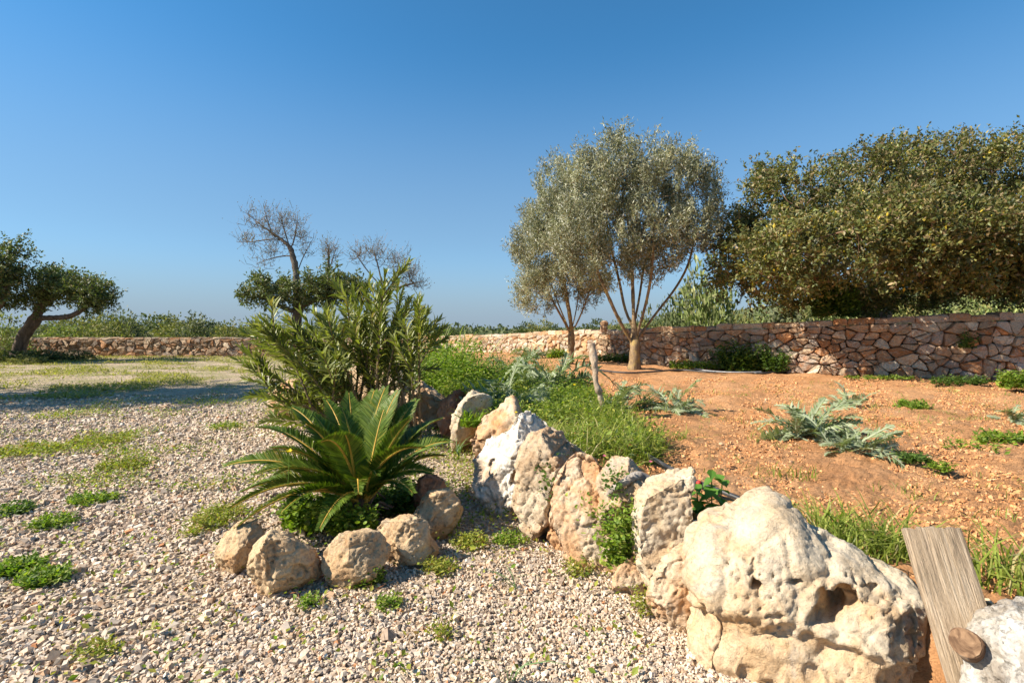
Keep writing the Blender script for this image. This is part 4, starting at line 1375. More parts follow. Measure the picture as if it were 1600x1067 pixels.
r2 = np.random.default_rng(8)
for i in range(34):                                           # scrub beyond the far wall
    px = 90 + i * 17 + r2.uniform(-9, 9)
    Y = r2.uniform(33, 62)
    kind = ['grey', 'olive', 'grey', 'dark', 'olive'][int(r2.integers(5))]
    top = (497 if px < 330 else 504) + r2.uniform(-4, 10)
    if px > 640:
        top = 513 + r2.uniform(-1, 4)
    where = ('behind the leaning tree' if px < 120 else 'under the leaning crown' if px < 190 else 'just right of the leaning crown' if px < 230 else 'over the left half of the open brown wall' if px < 290 else
             'over the right half of the open brown wall' if px < 350 else 'at the left edge of the oleander' if px < 400 else 'behind the left oleander stems' if px < 470 else 'behind the middle of the oleander' if px < 560 else 'behind the right oleander stems')
    far = 'low' if Y < 42 else 'distant' if Y < 52 else 'farthest'
    shrub(kind, px, top, Y, r2.uniform(50, 95), far + {'grey': ' grey green', 'olive': ' olive green', 'dark': ' dark green'}[kind] + ' scrub bush ' + where, 'scrub bushes beyond the far wall')
shrub('dark', 180, 494, 75, 60, 'dark tree-like shrub highest on the scrub ridge beyond the far wall')
shrub('light', 105, 505, 31, 90, 'pale green shrub under the leaning tree, behind the end of the far wall')
shrub('olive', 150, 509, 30.5, 70, 'yellowish green shrub just right of the leaning tree, against the far wall')
shrub('light', 10, 500, 27, 70, 'bright green shrub behind the two trunks beside the far wall')
shrub('dark', 70, 546, 24.0, 70, 'dark low bush at the foot of the leaning tree', zb=-.05)
shrub('dark', 20, 548, 23.4, 80, 'dark low bush at the left photo edge under the taller tree', zb=-.05)
shrub('dark', 118, 548, 25.0, 60, 'dark low bush against the far wall, right of the leaning tree', zb=-.05)
shrub('olive', 45, 556, 22.6, 60, 'small olive green bush on the drive edge before the dark bushes', zb=-.05)
for px, top, Y, w, k, lab in ((705, 511, 70, 40, 'dark', 'small dark skyline bush over the far left end of the sunlit wall'), (822, 503, 60, 44, 'dark', 'dark distant bush first left of the small olive trunk'),
                         (848, 501, 58, 56, 'olive', 'wide brownish distant bush over the sunlit wall, left of the small olive trunk'), (868, 506, 55, 40, 'dark', 'small dark bush touching the small olive trunk over the sunlit wall'),
                         (930, 498, 52, 60, 'dark', 'round dark distant bush between the two olive trunks'), (960, 503, 50, 50, 'olive', 'brownish distant bush behind the upright stone on the wall corner'),
                         (600, 512, 66, 60, 'grey', 'grey distant bush low behind the right oleander stems'), (655, 512, 70, 50, 'dark', 'dark distant bush past the right edge of the oleander')):
    shrub(k, px, top, Y, w, lab, 'distant bushes over the sunlit wall')
shrub('dark', 1050, 470, 25, 70, 'dark round bush behind the wall, right of the larger olive trunk')
shrub('olive', 1010, 492, 24, 60, 'olive brown bush behind the wall, seen between the olive limbs')
shrub('grey', 1085, 432, 30, 90, 'brownish grey tall bush behind the larger olive crown')
shrub('light', 1112, 418, 20.5, 105, 'tall pale grey green bush behind the wall between the larger olive and the spreading tree')
shrub('olive', 1165, 490, 17.5, 60, 'yellow green low bush just behind the wall below the left side of the spreading tree')
shrub('grey', 1225, 470, 22, 90, 'grey green bush behind the wall under the left branches of the spreading tree')
shrub('light', 1190, 478, 26, 90, 'pale bush glimpsed under the spreading tree, farther back than the grey green one')
for i in range(16):
    px = 1250 + i * 27 + r2.uniform(-9, 9)
    Y = r2.uniform(22, 34)
    shrub('light' if i % 3 else 'olive', px, 452 + r2.uniform(-10, 14), Y, r2.uniform(60, 110), ('pale' if i % 3 else 'olive') + (' near' if Y < 27 else ' far') + ' green bush on the field, ' +
          ('left of the spreading trunk' if px < 1340 else 'behind the spreading trunk' if px < 1420 else 'right of the spreading trunk' if px < 1500 else 'above the right end of the wall' if px < 1570 else 'cut by the right photo edge'), 'bushes on the field behind the tall wall')

# the far-off scrub along the horizon reads as one mass
r = np.random.default_rng(71)
n = 16000
y = r.uniform(95, 230, n)
x = y * r.uniform(-1.05, .32, n)
hh = 1.5 + 1.2 * fbm(P3(x * .05, y * .05), 3, 77)
p = P3(x, y, 0)
p[:, 2] = field_z(x, y) + hh * r.random(n) ** .6
V, Fs, k = leaves(p, unit(r.normal(size=(n, 3))), unit(r.normal(size=(n, 3)) + [0, -.6, .4]), r.uniform(.5, 1.1, n), r.uniform(.35, .7, n), RHOMB)
o = mk('far_scrub', V, Fs, LEAF_SCRUB, tint=np.repeat(rand_tint(r, n, [(.11, .13, .06), (.14, .15, .075), (.09, .11, .05)], [1, 1, 1]), k, 0))
o['kind'] = 'stuff'

def leafy_mass(rng, pts, hgt, per, ln, wd, cols, wts, tmpl=RHOMB, upb=.4, spread=.05):
    """Herbs: leaves up each stem standing on PTS."""
    n = len(pts)
    h = hgt * rng.uniform(.5, 1.15, n)
    t = rng.random((n, per)) ** .75
    pos = np.repeat(pts, per, 0)
    lean = rng.normal(size=(n, 2)) * .25
    pos[:, 2] += (t * h[:, None]).ravel()
    pos[:, :2] += (lean[:, None] * (t * h[:, None])[..., None]).reshape(-1, 2) + rng.normal(size=(n * per, 2)) * spread
    N = n * per
    ld = unit(np.concatenate([rng.normal(size=(N, 2)), upb + .35 * rng.normal(size=(N, 1))], 1))
    up = unit(np.array([0, 0, 1.0]) + .45 * rng.normal(size=(N, 3)))
    l = ln * rng.uniform(.55, 1.3, N) * (1.1 - .5 * t.ravel())
    V, Fs, k = leaves(pos, ld, up, l, l * wd, tmpl)
    T = rand_tint(rng, N, cols, wts, .15) * np.repeat(1 + .1 * rng.normal(size=(n, 1)), per, 0).clip(.6, 1.4)
    return V, Fs, np.repeat(T, k, 0)

def grass_mass(rng, pts, ln, wd, cols, wts, lean=.45):
    n = len(pts)
    d = unit(np.concatenate([rng.normal(size=(n, 2)) * lean, np.ones((n, 1))], 1))
    up = unit(np.concatenate([-d[:, :2] * 2, np.full((n, 1), .2)], 1) + .3 * rng.normal(size=(n, 3)))
    l = ln * rng.uniform(.45, 1.25, n)
    # droop: the blade template bends towards -normal
    T_, F_ = BLADE
    T2 = T_.copy()
    T2[:, 2] = T_[:, 0] ** 2 * rng.uniform(.25, .5)
    V, Fs, k = leaves(pts, d, up, l, wd * rng.uniform(.6, 1.2, n), BLADE)
    t = np.tile(T_[:, 0], n)
    out = unit(np.concatenate([d[:, :2], np.zeros((n, 1))], 1))
    bend = rng.uniform(.05, .6, n) * l
    V = V + np.repeat(out * bend[:, None], k, 0) * (t ** 2)[:, None] - np.repeat(bend * .45, k)[:, None] * (t ** 2)[:, None] * np.array([0, 0, 1])
    T = rand_tint(rng, n, cols, wts, .15)
    return V, Fs, np.repeat(T, k, 0)

HERB = ([(.18, .26, .03), (.13, .21, .025), (.26, .31, .045), (.22, .24, .06)], [4, 3, 2, 1])
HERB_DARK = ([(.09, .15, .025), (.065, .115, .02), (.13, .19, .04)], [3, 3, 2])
HERB_YELLOW = ([(.26, .27, .04), (.20, .24, .035), (.33, .30, .06), (.30, .18, .06)], [4, 3, 2, .8])
GRASS = ([(.22, .27, .045), (.16, .20, .03), (.31, .33, .07), (.46, .39, .18)], [4, 3, 2.4, 1.0])

def soil_pts(x, y, dz=0.0):
    p = P3(x, y)
    p[:, 2] = soil_z(p[:, 0], p[:, 1]) + .045 * fbm(P3(p[:, 0], p[:, 1]) * 1.6, 3, 21) + dz
    return p

def lone(name, label, cat, V, Fs, T, mat, group=None, base=None):
    o = mk(name, V, Fs, mat, tint=T)
    recenter(o, base if base is not None else np.array([V[:, 0].mean(), V[:, 1].mean(), V[:, 2].min()]))
    return tag(o, label, cat, group)

def in_bed(rng, n, y0, y1, right, left=.12):
    """Points of the weedy strip behind the rocks."""
    y = y0 + (y1 - y0) * rng.random(n * 6)
    x = rng.uniform(-4, 2.2, n * 6)
    s = side(x, y)
    k = (s > left) & (x < np.interp(y, *right))
    return x[k][:n], y[k][:n]
BED = ([3.9, 4.8, 6, 7, 9, 11, 12.5, 14, 20], [.95, 1.45, 1.42, 1.35, 1.15, .6, .15, -.1, -1.2])
rg = np.random.default_rng(31)
# grass of the strip
x, y = in_bed(rg, 9000, 3.9, 8.5, BED)
k = (gn(P3(x * 1.9, y * 1.9), 51) > -.12)
x, y = x[k], y[k]
V, Fs, T = grass_mass(rg, soil_pts(x, y, -.02), .30 * (1 + .5 * gn(P3(x * 1.1, y * 1.1), 52)), .011, *GRASS)
o = mk('grass', V, Fs, LEAF_GRASS, tint=T); o['kind'] = 'stuff'
x, y = in_bed(rg, 2600, 4.2, 11, BED)
k = (gn(P3(x * 1.6, y * 1.6), 53) > -.05) & (rg.random(len(x)) < .35 + .65 * sstep(5.2, 6.8, y))
x, y = x[k], y[k]
V, Fs, T = leafy_mass(rg, soil_pts(x, y), .30 * (1 + .9 * gn(P3(x * .9, y * .9), 54)).clip(.3, 2), 18, .07, .42, [(.19, .25, .03), (.13, .19, .025), (.27, .30, .045), (.36, .34, .06), (.09, .14, .03)], [4, 3, 2, 1, 2])
o = mk('wild_herbs', V, Fs, LEAF_HERB, tint=T); o['kind'] = 'stuff'
# the tall leafy bush of the strip, its darker twin and the reedy stalks
def bush_on(label, name, cx, cy, rx, ry, n, h, per, ln, wd, cols, seed, z=None):
    r = np.random.default_rng(seed)
    a, q = r.uniform(0, 2 * PI, n), np.sqrt(r.random(n))
    x, y = cx + rx * q * np.cos(a), cy + ry * q * np.sin(a)
    p = soil_pts(x, y) if z is None else P3(x, y, z)
    hh = h * (1.08 - .75 * q ** 2)
    acc = Acc()
    V, Fs, T = leafy_mass(r, p, 1.0, per, ln, wd, *cols, spread=.09)
    k = len(V) // n
    base = np.repeat(p[:, 2], k)
    V[:, 2] = base + (V[:, 2] - base) * np.repeat(hh, k)
    acc.add(V, Fs, T)
    V, Fs, T = acc.get()
    return lone(name, label, 'plant', V, Fs, T, LEAF_HERB, base=np.array([cx, cy, p[:, 2].min()]))
bush_on('tall bright green leafy bush behind the orange rocks of the edging row', 'leafy_bush', -1.0, 9.6, .95, 1.2, 330, .95, 34, .11, .4, HERB, 41)
bush_on('darker green bush of feathery leaves right of the tall bright one', 'leafy_bush', .1, 10.6, .9, 1.0, 240, .7, 30, .10, .3, HERB_DARK, 42)
bush_on('bright green bush farther along the row, beside the right oleander stems', 'leafy_bush', -2.1, 12.2, 1.1, 1.2, 220, 1.0, 30, .12, .4, HERB, 43)
bush_on('low green herbs between the pole and the silvery cardoon', 'leafy_bush', .75, 7.6, .6, .7, 170, .42, 24, .085, .4, HERB, 44)
r = np.random.default_rng(45)
p = soil_pts(r.normal(-1.5, .5, 60), r.normal(12.5, .5, 60))
V, Fs, T = grass_mass(r, p, 1.35, .045, [(.22, .28, .10), (.16, .22, .07), (.34, .32, .16)], [3, 3, 1], .12)
lone('reed_clump', 'tall pale reedy grass rising above the green bushes near the far wall', 'grass', V, Fs, T, LEAF_GRASS)

# ------------------------------------------------------------------ cardoons: arching silver leaves, each a part
def cardoon_leaf(L, Wd, arch, rise, seed):
    r = np.random.default_rng(seed)
    acc = Acc()
    n = 26
    t = np.linspace(0, 1, n)
    x = L * (t - .12 * t ** 3)
    z = L * (rise * t - arch * t ** 2.2)
    mid = np.stack([x, .02 * np.sin(5 * t + seed), z], 1)
    w = .010 + .012 * (1 - t)
    up = np.array([0, 0, 1.0])
    left, right = mid + np.stack([0 * w, w, .012 + 0 * w], 1), mid - np.stack([0 * w, w, -.012 + 0 * w], 1)
    rib = np.concatenate([left, mid, right])
    i = np.arange(n - 1)
    acc.add(rib, [np.stack([i, n + i, n + i + 1, i + 1], 1), np.stack([n + i, 2 * n + i, 2 * n + i + 1, n + i + 1], 1)], (.34, .37, .24))
    T_ = unit(np.gradient(mid, axis=0))
    for k in range(3, n - 1):
        for s_ in (-1, 1):
            l = Wd * math.sin(PI * min(.98, t[k] * .93 + .06)) ** .7 * r.uniform(.5, 1.2)
            d = unit(T_[k] * .75 + np.array([0, s_ * .95, .2 + .38 * r.normal()]))
            sd_ = unit(T_[k] - d * (T_[k] @ d))
            b = mid[k]
            bw = L / n * .5
            P = [b - T_[k] * bw * .6, b + T_[k] * bw * .6, b + d * l * .5 + sd_ * bw * .9, b + d * l * .62 - sd_ * bw * .2, b + d * l - np.array([0, 0, l * .12]), b + d * l * .45 - sd_ * bw * .9, b + d * l * .3]
            col = np.array([(.19, .23, .12), (.15, .20, .08), (.245, .28, .17)][int(r.integers(3))])
            acc.add(np.array(P), [np.array([[0, 6, 5], [0, 1, 6], [6, 1, 2], [6, 2, 3], [6, 3, 5], [3, 2, 4], [5, 3, 4]])], col)
    V, Fs, T = acc.get()
    return build_mesh('cardoon_leaf', V, Fs, False, T)
CARDOON = [cardoon_leaf(.75, .17, .75, .85, 1), cardoon_leaf(.85, .18, .95, .7, 2), cardoon_leaf(.6, .15, .45, 1.1, 3), cardoon_leaf(.7, .17, .72, .45, 4)]
def cardoon(label, x, y, n, size, seed, tall=1.0, lift=0.0):
    r = np.random.default_rng(seed)
    z = float(soil_pts(np.array([x]), np.array([y]))[0, 2])
    root = thing('cardoon_plant', label, 'plant', (x, y, z - .02 + lift), 'cardoons growing in the red bed')
    for k in range(int(n * 2.1)):
        o = link('leaf', CARDOON[int(r.integers(4))], LEAF_CARDOON, root)
        a = 2 * PI * (k * .382 + r.uniform(-.05, .05))
        s_ = size * r.uniform(.32, 1.05)
        o.scale = (s_, s_ * r.uniform(.85, 1.15), s_ * tall * r.uniform(.35, 1.0))
        o.rotation_euler = (r.normal() * .5, -.12 + r.normal() * .3, a + r.normal() * .4)
        q_ = r.uniform(.02, .22) * size
        o.location = (q_ * math.cos(a * 1.7), q_ * math.sin(a * 1.7), 0)
    return root
def gx(px, py, z=.38):
    p = G(px, py, z)
    return p[0], p[1]
cardoon('silvery cardoon alone on red soil below the larger olive tree', *gx(1052, 640), 19, 1.0, 1, 1.35)
cardoon('broad low cardoon sprawling in the middle of the red soil', *gx(1262, 682), 24, .95, 2, 1.1)
cardoon('green half of the sprawling cardoon clump, lower and nearer than its silvery neighbour', *gx(1325, 700), 20, .75, 22, .95)
cardoon('small cardoon beyond the sprawling one, standing out against bare soil', *gx(1322, 632), 9, .7, 3, .9)
cardoon('pale cardoon at the right photo edge', *gx(1592, 655), 12, .75, 4)
cardoon('tall silver cardoon left of the old pole', *gx(862, 622), 22, 1.35, 5, 1.9, .12)
cardoon('silver cardoon tangled in the herbs behind the pointed rock', *gx(790, 640), 14, 1.0, 6, 1.7, .12)
cardoon('spreading cardoon just right of the old pole', *gx(965, 640), 12, 1.0, 7, 1.3, .05)
cardoon('small cardoon among the herbs right of the leafy bushes', *gx(800, 592), 13, 1.2, 71, 1.6, .12)
cardoon('large grey green cardoon against the sunlit wall', *gx(828, 558, .42), 16, 1.5, 8)

# ------------------------------------------------------------------ oleander
def make_oleander():
    r = np.random.default_rng(52)
    root = thing('oleander_shrub', 'large oleander with long narrow leaves and bare lower stems behind the cycad', 'shrub', (-1.75, 7.0, 0))
    ends = [(378, 500), (392, 488), (372, 545), (410, 480), (430, 492), (450, 478), (470, 470), (490, 470), (505, 478), (520, 462), (535, 470), (550, 440), (565, 430), (578, 415), (602, 408), (590, 430), (615, 425), (628, 440), (640, 452),
            (655, 465), (668, 470), (662, 490), (648, 480), (600, 450), (625, 470), (575, 460), (545, 490), (400, 520), (385, 575), (420, 530), (440, 520), (460, 510), (480, 520), (500, 515), (520, 505), (640, 510), (610, 500), (590, 490),
            (395, 600), (425, 618), (412, 640), (440, 560), (470, 555), (560, 520), (655, 520), (500, 560), (450, 600), (530, 540)]
    L = []
    stems = 0
    for i, (px, py) in enumerate(ends):
        Y = 7.0 + r.uniform(-.8, .9)
        e = W(px, py + 18, Y)
        b = np.array([-1.75 + r.normal() * .28 + (e[0] + 1.75) * .22, 7.0 + r.normal() * .2 + (Y - 7) * .2, -.02])
        c = b + (e - b) * .5 + np.array([-(e[0] - b[0]) * .22, 0, .18 + .1 * r.random()])
        if py > 595:                                            # low arching stems
            c[2] = max(c[2], .15)
        t = np.linspace(0, 1, 14)[:, None]
        P = (1 - t) ** 2 * b + 2 * t * (1 - t) * c + t ** 2 * e
        V, Fs = tube(P, np.linspace(.022, .007, 14), 6)
        mk('stem', V, Fs, STEM_BROWN, root, smooth=True)
        Ln = np.linalg.norm(np.diff(P, axis=0), axis=1).sum()
        # side shoots
        lines = [(P, .33 if e[0] < -1.2 else .48)]
        for _ in range(int(r.integers(1, 4))):
            j = int(r.integers(6, 12))
            d = unit(unit(P[13] - P[j]) + r.normal(size=3) * .55 + np.array([0, 0, .35]))
            q = P[j] + d * np.linspace(0, r.uniform(.3, .6), 6)[:, None]
            V, Fs = tube(q, np.linspace(.009, .005, 6), 4)
            mk('side_stem', V, Fs, STEM_BROWN, root, smooth=True)
            lines.append((q, .15))
        for P2, t0 in lines:
            ll = np.linalg.norm(np.diff(P2, axis=0), axis=1).sum()
            m = max(4, int(ll * (1 - t0) / .042))
            dd = np.r_[0, np.cumsum(np.linalg.norm(np.diff(P2, axis=0), axis=1))]
            for k in range(m):
                tt = (t0 + (1 - t0) * (k + .5) / m) * dd[-1]
                p = np.array([np.interp(tt, dd, P2[:, q_]) for q_ in range(3)])
                ax = unit(np.array([np.interp(min(tt + .03, dd[-1]), dd, P2[:, q_]) - np.interp(max(tt - .05, 0), dd, P2[:, q_]) for q_ in range(3)]))
                u = unit(np.cross(ax, [.3, .5, .8]))
                v = np.cross(ax, u)
                end = (k + .5) / m
                for w in range(3):
                    a = w * 2 * PI / 3 + k * 1.05 + r.normal() * .2
                    out = math.cos(a) * u + math.sin(a) * v
                    op = .95 - .55 * end
                    d = unit(ax * (.35 + .75 * end) + out * op + r.normal(size=3) * .12 + np.array([0, 0, .1]))
                    L.append((p, d, ax - d * (ax @ d), .19 * r.uniform(.65, 1.2) * (.75 + .35 * math.sin(PI * end))))
    pos = np.array([l[0] for l in L])
    d = np.array([l[1] for l in L])
    up = np.array([l[2] for l in L])
    ln = np.array([l[3] for l in L])
    n = len(L)
    print('oleander leaves', n)
    # a whole leaf is a part; those nearest the camera are objects, the rest one mass
    T3 = rand_tint(r, n, [(.18, .20, .04), (.13, .155, .03), (.22, .24, .055), (.28, .28, .10), (.27, .21, .07)], [4, 4, 3, 1.3, .4], .13)
    order = np.argsort(pos[:, 1] - ln * 6 + r.normal(size=n) * .25)
    near, rest = order[:300], order[300:]
    meshes = []
    for k in range(6):
        V, Fs, kk = leaves(np.zeros((1, 3)), np.array([[1, 0, 0.]]), np.array([[0, 0, 1.]]), 1.0, .17, LANCE)
        V[:, 2] -= .10 * V[:, 0] ** 2 * (k % 3)
        meshes.append(build_mesh('leaf', V, Fs, True, [(.18, .20, .04), (.13, .155, .03), (.22, .24, .055), (.28, .28, .10), (.16, .18, .035), (.20, .22, .045)][k]))
    from mathutils import Matrix
    for i in near:
        dx = d[i]
        s = unit(np.cross(up[i], dx) + 1e-6)
        nn = np.cross(dx, s)
        o = link('leaf', meshes[int(r.integers(6))], LEAF_OLEANDER, root)
        m = Matrix(np.column_stack([dx * ln[i], s * ln[i], nn * ln[i]]).tolist()).to_4x4()
        m.translation = Vector((pos[i] - np.array(root.location)).tolist())
        o.matrix_local = m
    V, Fs, kk = leaves(pos[rest], d[rest], up[rest], ln[rest], ln[rest] * .17, LANCE)
    o = mk('foliage', V, Fs, LEAF_OLEANDER, root, smooth=True, tint=np.repeat(T3[rest], kk, 0))
    o['kind'] = 'stuff'
make_oleander()

# ------------------------------------------------------------------ cycad
_m = M('yellowish frond rib')
RACHIS = _m.done(_m.ramp(_m.noise(20, 3), [(.4, (.40, .24, .03)), (.7, (.50, .32, .06))]), .5)
def make_cycad():
    r = np.random.default_rng(61)
    c0 = np.array([-1.15, 3.88, .19])
    root = thing('cycad', 'cycad with a rosette of stiff dark green fronds ringed by tan rocks', 'plant', (c0[0], c0[1], -.02))
    V, Fs = tube(np.array([c0 + [0, 0, -.3], c0 + [0, 0, -.15], c0 + [0, 0, -.04], c0 + [0, 0, .04]]), [.11, .115, .09, .04], 12, .5, 5)
    mk('trunk', V, Fs, bark_mat('cycad trunk', (.07, .045, .03), (.20, .13, .08), None, 30), root, smooth=False)
    tips = [(352, 728, 3.72, .30), (362, 793, 3.42, .34), (372, 822, 3.25, .40), (378, 768, 3.8, .28), (404, 668, 4.05, .25), (425, 700, 3.75, .3), (456, 637, 4.3, .2), (492, 650, 4.0, .15), (510, 626, 4.5, .12),
            (545, 614, 4.65, .10), (585, 610, 4.75, .10), (602, 606, 4.6, .08), (622, 612, 4.45, .12), (650, 626, 4.5, .15), (688, 655, 4.5, .2), (702, 690, 4.15, .28), (694, 712, 3.95, .3), (674, 738, 3.85, .35), (502, 690, 3.42, .5),
            (478, 662, 3.75, .22), (640, 655, 3.85, .12), (440, 800, 3.3, .4), (500, 825, 3.32, .5), (588, 742, 3.5, .5), (665, 668, 4.6, .2), (600, 640, 4.1, .1), (535, 640, 4.1, .1), (430, 745, 4.4, .3), (410, 712, 4.5, .25), (640, 700, 4.7, .3), (560, 650, 5.0, .15), (560, 770, 3.42, .6), (540, 680, 3.6, .25), (660, 700, 3.6, .35), (398, 742, 3.5, .35), (645, 770, 3.6, .5)]
    for i, (px, py, Y, droop) in enumerate(tips):
        e = W(px, py, Y)
        b = c0 + np.array([r.normal() * .03, r.normal() * .03, 0])
        ln = np.linalg.norm(e - b)
        c = b + (e - b) * .5 + np.array([0, 0, ln * (.14 + droop * .55)])
        t = np.linspace(0, 1, 24)[:, None]
        P = (1 - t) ** 2 * b + 2 * t * (1 - t) * c + t ** 2 * e
        fr = bpy.data.objects.new('frond', None)
        Tn = unit(np.gradient(P, axis=0))
        V, Fs = tube(P, np.linspace(.013, .004, 24), 5)
        rach = mk('frond', V, Fs, RACHIS, root, smooth=True)
        bpy.data.objects.remove(fr)
        side_ = unit(np.cross(Tn, np.array([0, 0, 1.0]) + .25 * unit(np.array([e[0] - b[0], e[1] - b[1], 0]) + 1e-6)))
        roll = r.normal() * .25
        up = np.cross(side_, Tn)
        up = np.where((up[:, 2:3] < 0), -up, up)
        side_, up = side_ * math.cos(roll) + up * math.sin(roll), up * math.cos(roll) - side_ * math.sin(roll)
        N = int(135 * ln / .9) + 30
        s = np.linspace(.07, 1, N)
        pos = np.stack([np.interp(s, t[:, 0], P[:, k]) for k in range(3)], 1)
        T2 = unit(np.stack([np.interp(s, t[:, 0], Tn[:, k]) for k in range(3)], 1))
        U2 = unit(np.stack([np.interp(s, t[:, 0], up[:, k]) for k in range(3)], 1))
        S2 = unit(np.stack([np.interp(s, t[:, 0], side_[:, k]) for k in range(3)], 1))
        A = Acc()
        lf = .168 * np.minimum(1, .25 + s * 3.2) * (1 - .72 * sstep(.5, 1.02, s)) * min(1, .45 + ln * .6)
        for sg in (-1, 1):
            d = unit(S2 * sg + T2 * (.55 + .55 * s[:, None]) + U2 * .28 + r.normal(size=(N, 3)) * .045)
            V, Fs, k = leaves(pos, d, U2 + .2 * r.normal(size=(N, 3)), lf * r.uniform(.92, 1.06, N), .0130, RHOMB)
            tt = rand_tint(r, N, [(.10, .155, .016), (.13, .18, .02), (.075, .125, .013), (.22, .20, .03)], [4, 3, 3, .5], .1)
            A.add(V, Fs, np.repeat(tt, k, 0))
        A.mk('leaflets', LEAF_CYCAD, rach)
    for k in range(16):                                           # stubs of old leaf stalks round the crown
        a = k * 2.4
        o_ = np.array([math.cos(a), math.sin(a), 0])
        q = np.array([c0 + o_ * .07 - [0, 0, .05], c0 + o_ * .15 + [0, 0, .02 * r.normal()], c0 + o_ * (.2 + .05 * r.random()) - [0, 0, .02 + .04 * r.random()]])
        V, Fs = tube(q, [.014, .011, .006], 5)
        mk('old_stalk', V, Fs, BARK_RED, root)
make_cycad()

# ------------------------------------------------------------------ post, plank, root, pipes
def pole_path():
    return np.array([W(948, 668, 6.5), W(944, 645, 6.5), W(938, 618, 6.47), W(932, 602, 6.44), (W(931, 596, 6.44)), W(930, 575, 6.46), W(927, 556, 6.48), W(924, 536, 6.5)])
POST_BARK = bark_mat('dry grey post bark', (.32, .22, .14), (.56, .44, .32), (.62, .53, .42), 16)
P = resample(smooth_line(pole_path(), 2), .02)
t = np.linspace(0, 1, len(P))
V, Fs = tube(P, .040 + .010 * np.sin(t * 9) * (t > .3) + .014 * np.exp(-((t - .46) / .05) ** 2) - .008 * (t < .4), 12, .28, 6)
o = mk('wooden_post', V, Fs, POST_BARK, smooth=True)
recenter(o, W(948, 660, 6.5)); tag(o, 'crooked old wooden pole standing upright in the weeds before the olive trees', 'post')

def chamfer_box(c, ax, half, ch):
    """A plank: box with cut edges, axes AX (3 unit vectors)."""
    V, Fs = [], []
    for sx_ in (-1, 1):
        for sy_ in (-1, 1):
            for sz_ in (-1, 1):
                s = np.array([sx_, sy_, sz_])
                for k in range(3):
                    h = np.array(half) - ch
                    h[k] = half[k]
                    V.append(s * h)
    V = np.array(V)
    def ix(s, k):
        return (((s[0] > 0) * 4 + (s[1] > 0) * 2 + (s[2] > 0)) * 3 + k)
    quads, tris = [], []
    for k in range(3):
        i, j = [q for q in range(3) if q != k]
        for sg in (-1, 1):
            q = []
            for a, b in ((-1, -1), (1, -1), (1, 1), (-1, 1)):
                s = [0, 0, 0]; s[k] = sg; s[i] = a; s[j] = b
                q.append(ix(s, k))
            quads.append(q)
        for a in (-1, 1):
            for b in (-1, 1):
                s0 = [0, 0, 0]; s0[k] = -1; s0[i] = a; s0[j] = b
                s1 = list(s0); s1[k] = 1
                quads.append([ix(s0, i), ix(s1, i), ix(s1, j), ix(s0, j)])
    for a in (-1, 1):
        for b in (-1, 1):
            for d in (-1, 1):
                tris.append([ix((a, b, d), 0), ix((a, b, d), 1), ix((a, b, d), 2)])
    return V @ np.array(ax) + c, [np.array(quads), np.array(tris)]

top_l, top_r = W(1421, 817, 2.06), W(1486, 826, 2.02)
bot = W(1545, 1110, 1.82)
xa = unit(top_r - top_l)
mid_top = (top_l + top_r) / 2
za = unit(mid_top - bot)
ya = unit(np.cross(za, xa))
xa = np.cross(ya, za)
Lp = np.linalg.norm(mid_top - bot) + .25
ctr = mid_top - za * Lp / 2
# a board whose top end has weathered to uneven fibres and whose face is slightly cupped
rp = np.random.default_rng(17)
nc, nz = 18, 30
xs = np.linspace(-.098, .098, nc)
topz = Lp / 2 - .007 * np.abs(rp.normal(size=nc)) - .010 * sstep(.05, .098, xs)
crack = np.exp(-((xs + .032) / .006) ** 2)
zz = np.linspace(0, 1, nz)
gx_ = np.tile(xs, (nz, 1)) + .0025 * gn(P3(np.repeat(zz * 6, nc), np.tile(np.sign(xs), nz), 3.3), 2).reshape(nz, nc)
gz = -Lp / 2 + zz[:, None] * (topz[None] + Lp / 2)
fy = -.017 + .004 * (xs / .098) ** 2 + .006 * crack * sstep(.55, .8, zz)[:, None] + .0022 * gn(P3(np.tile(xs * 120, nz), np.repeat(zz * 5, nc), 0), 4).reshape(nz, nc)
fy = np.where(np.abs(np.abs(xs) - .098)[None] < 1e-6, fy + .004, fy)
Vf = np.stack([gx_, fy, gz], -1).reshape(-1, 3)
Vb = np.stack([gx_, np.full_like(gx_, .017), gz], -1).reshape(-1, 3)
V = np.concatenate([Vf, Vb])
i_, j_ = np.arange(nz - 1)[:, None] * nc, np.arange(nc - 1)[None]
qf = np.stack([i_ + j_, i_ + j_ + 1, i_ + nc + j_ + 1, i_ + nc + j_], -1).reshape(-1, 4)
m_ = nz * nc
jt = np.arange(nc - 1)
it = np.arange(nz - 1) * nc
tt_ = (nz - 1) * nc
Fs = [np.concatenate([qf, qf[:, ::-1] + m_, np.stack([tt_ + jt, tt_ + jt + 1, tt_ + jt + 1 + m_, tt_ + jt + m_], 1), np.stack([jt + 1, jt, jt + m_, jt + 1 + m_], 1),
                      np.stack([it + nc, it, it + m_, it + nc + m_], 1), np.stack([it + nc - 1, it + 2 * nc - 1, it + 2 * nc - 1 + m_, it + nc - 1 + m_], 1)])]
o = link('wooden_plank', build_mesh('wooden_plank', V, Fs), PLANK)
from mathutils import Matrix
mm = Matrix(np.column_stack([xa, ya, za]).tolist()).to_4x4()
mm.translation = Vector(ctr.tolist())
o.matrix_world = mm
tag(o, 'weathered grey wooden plank leaning upright behind the huge boulder', 'plank')
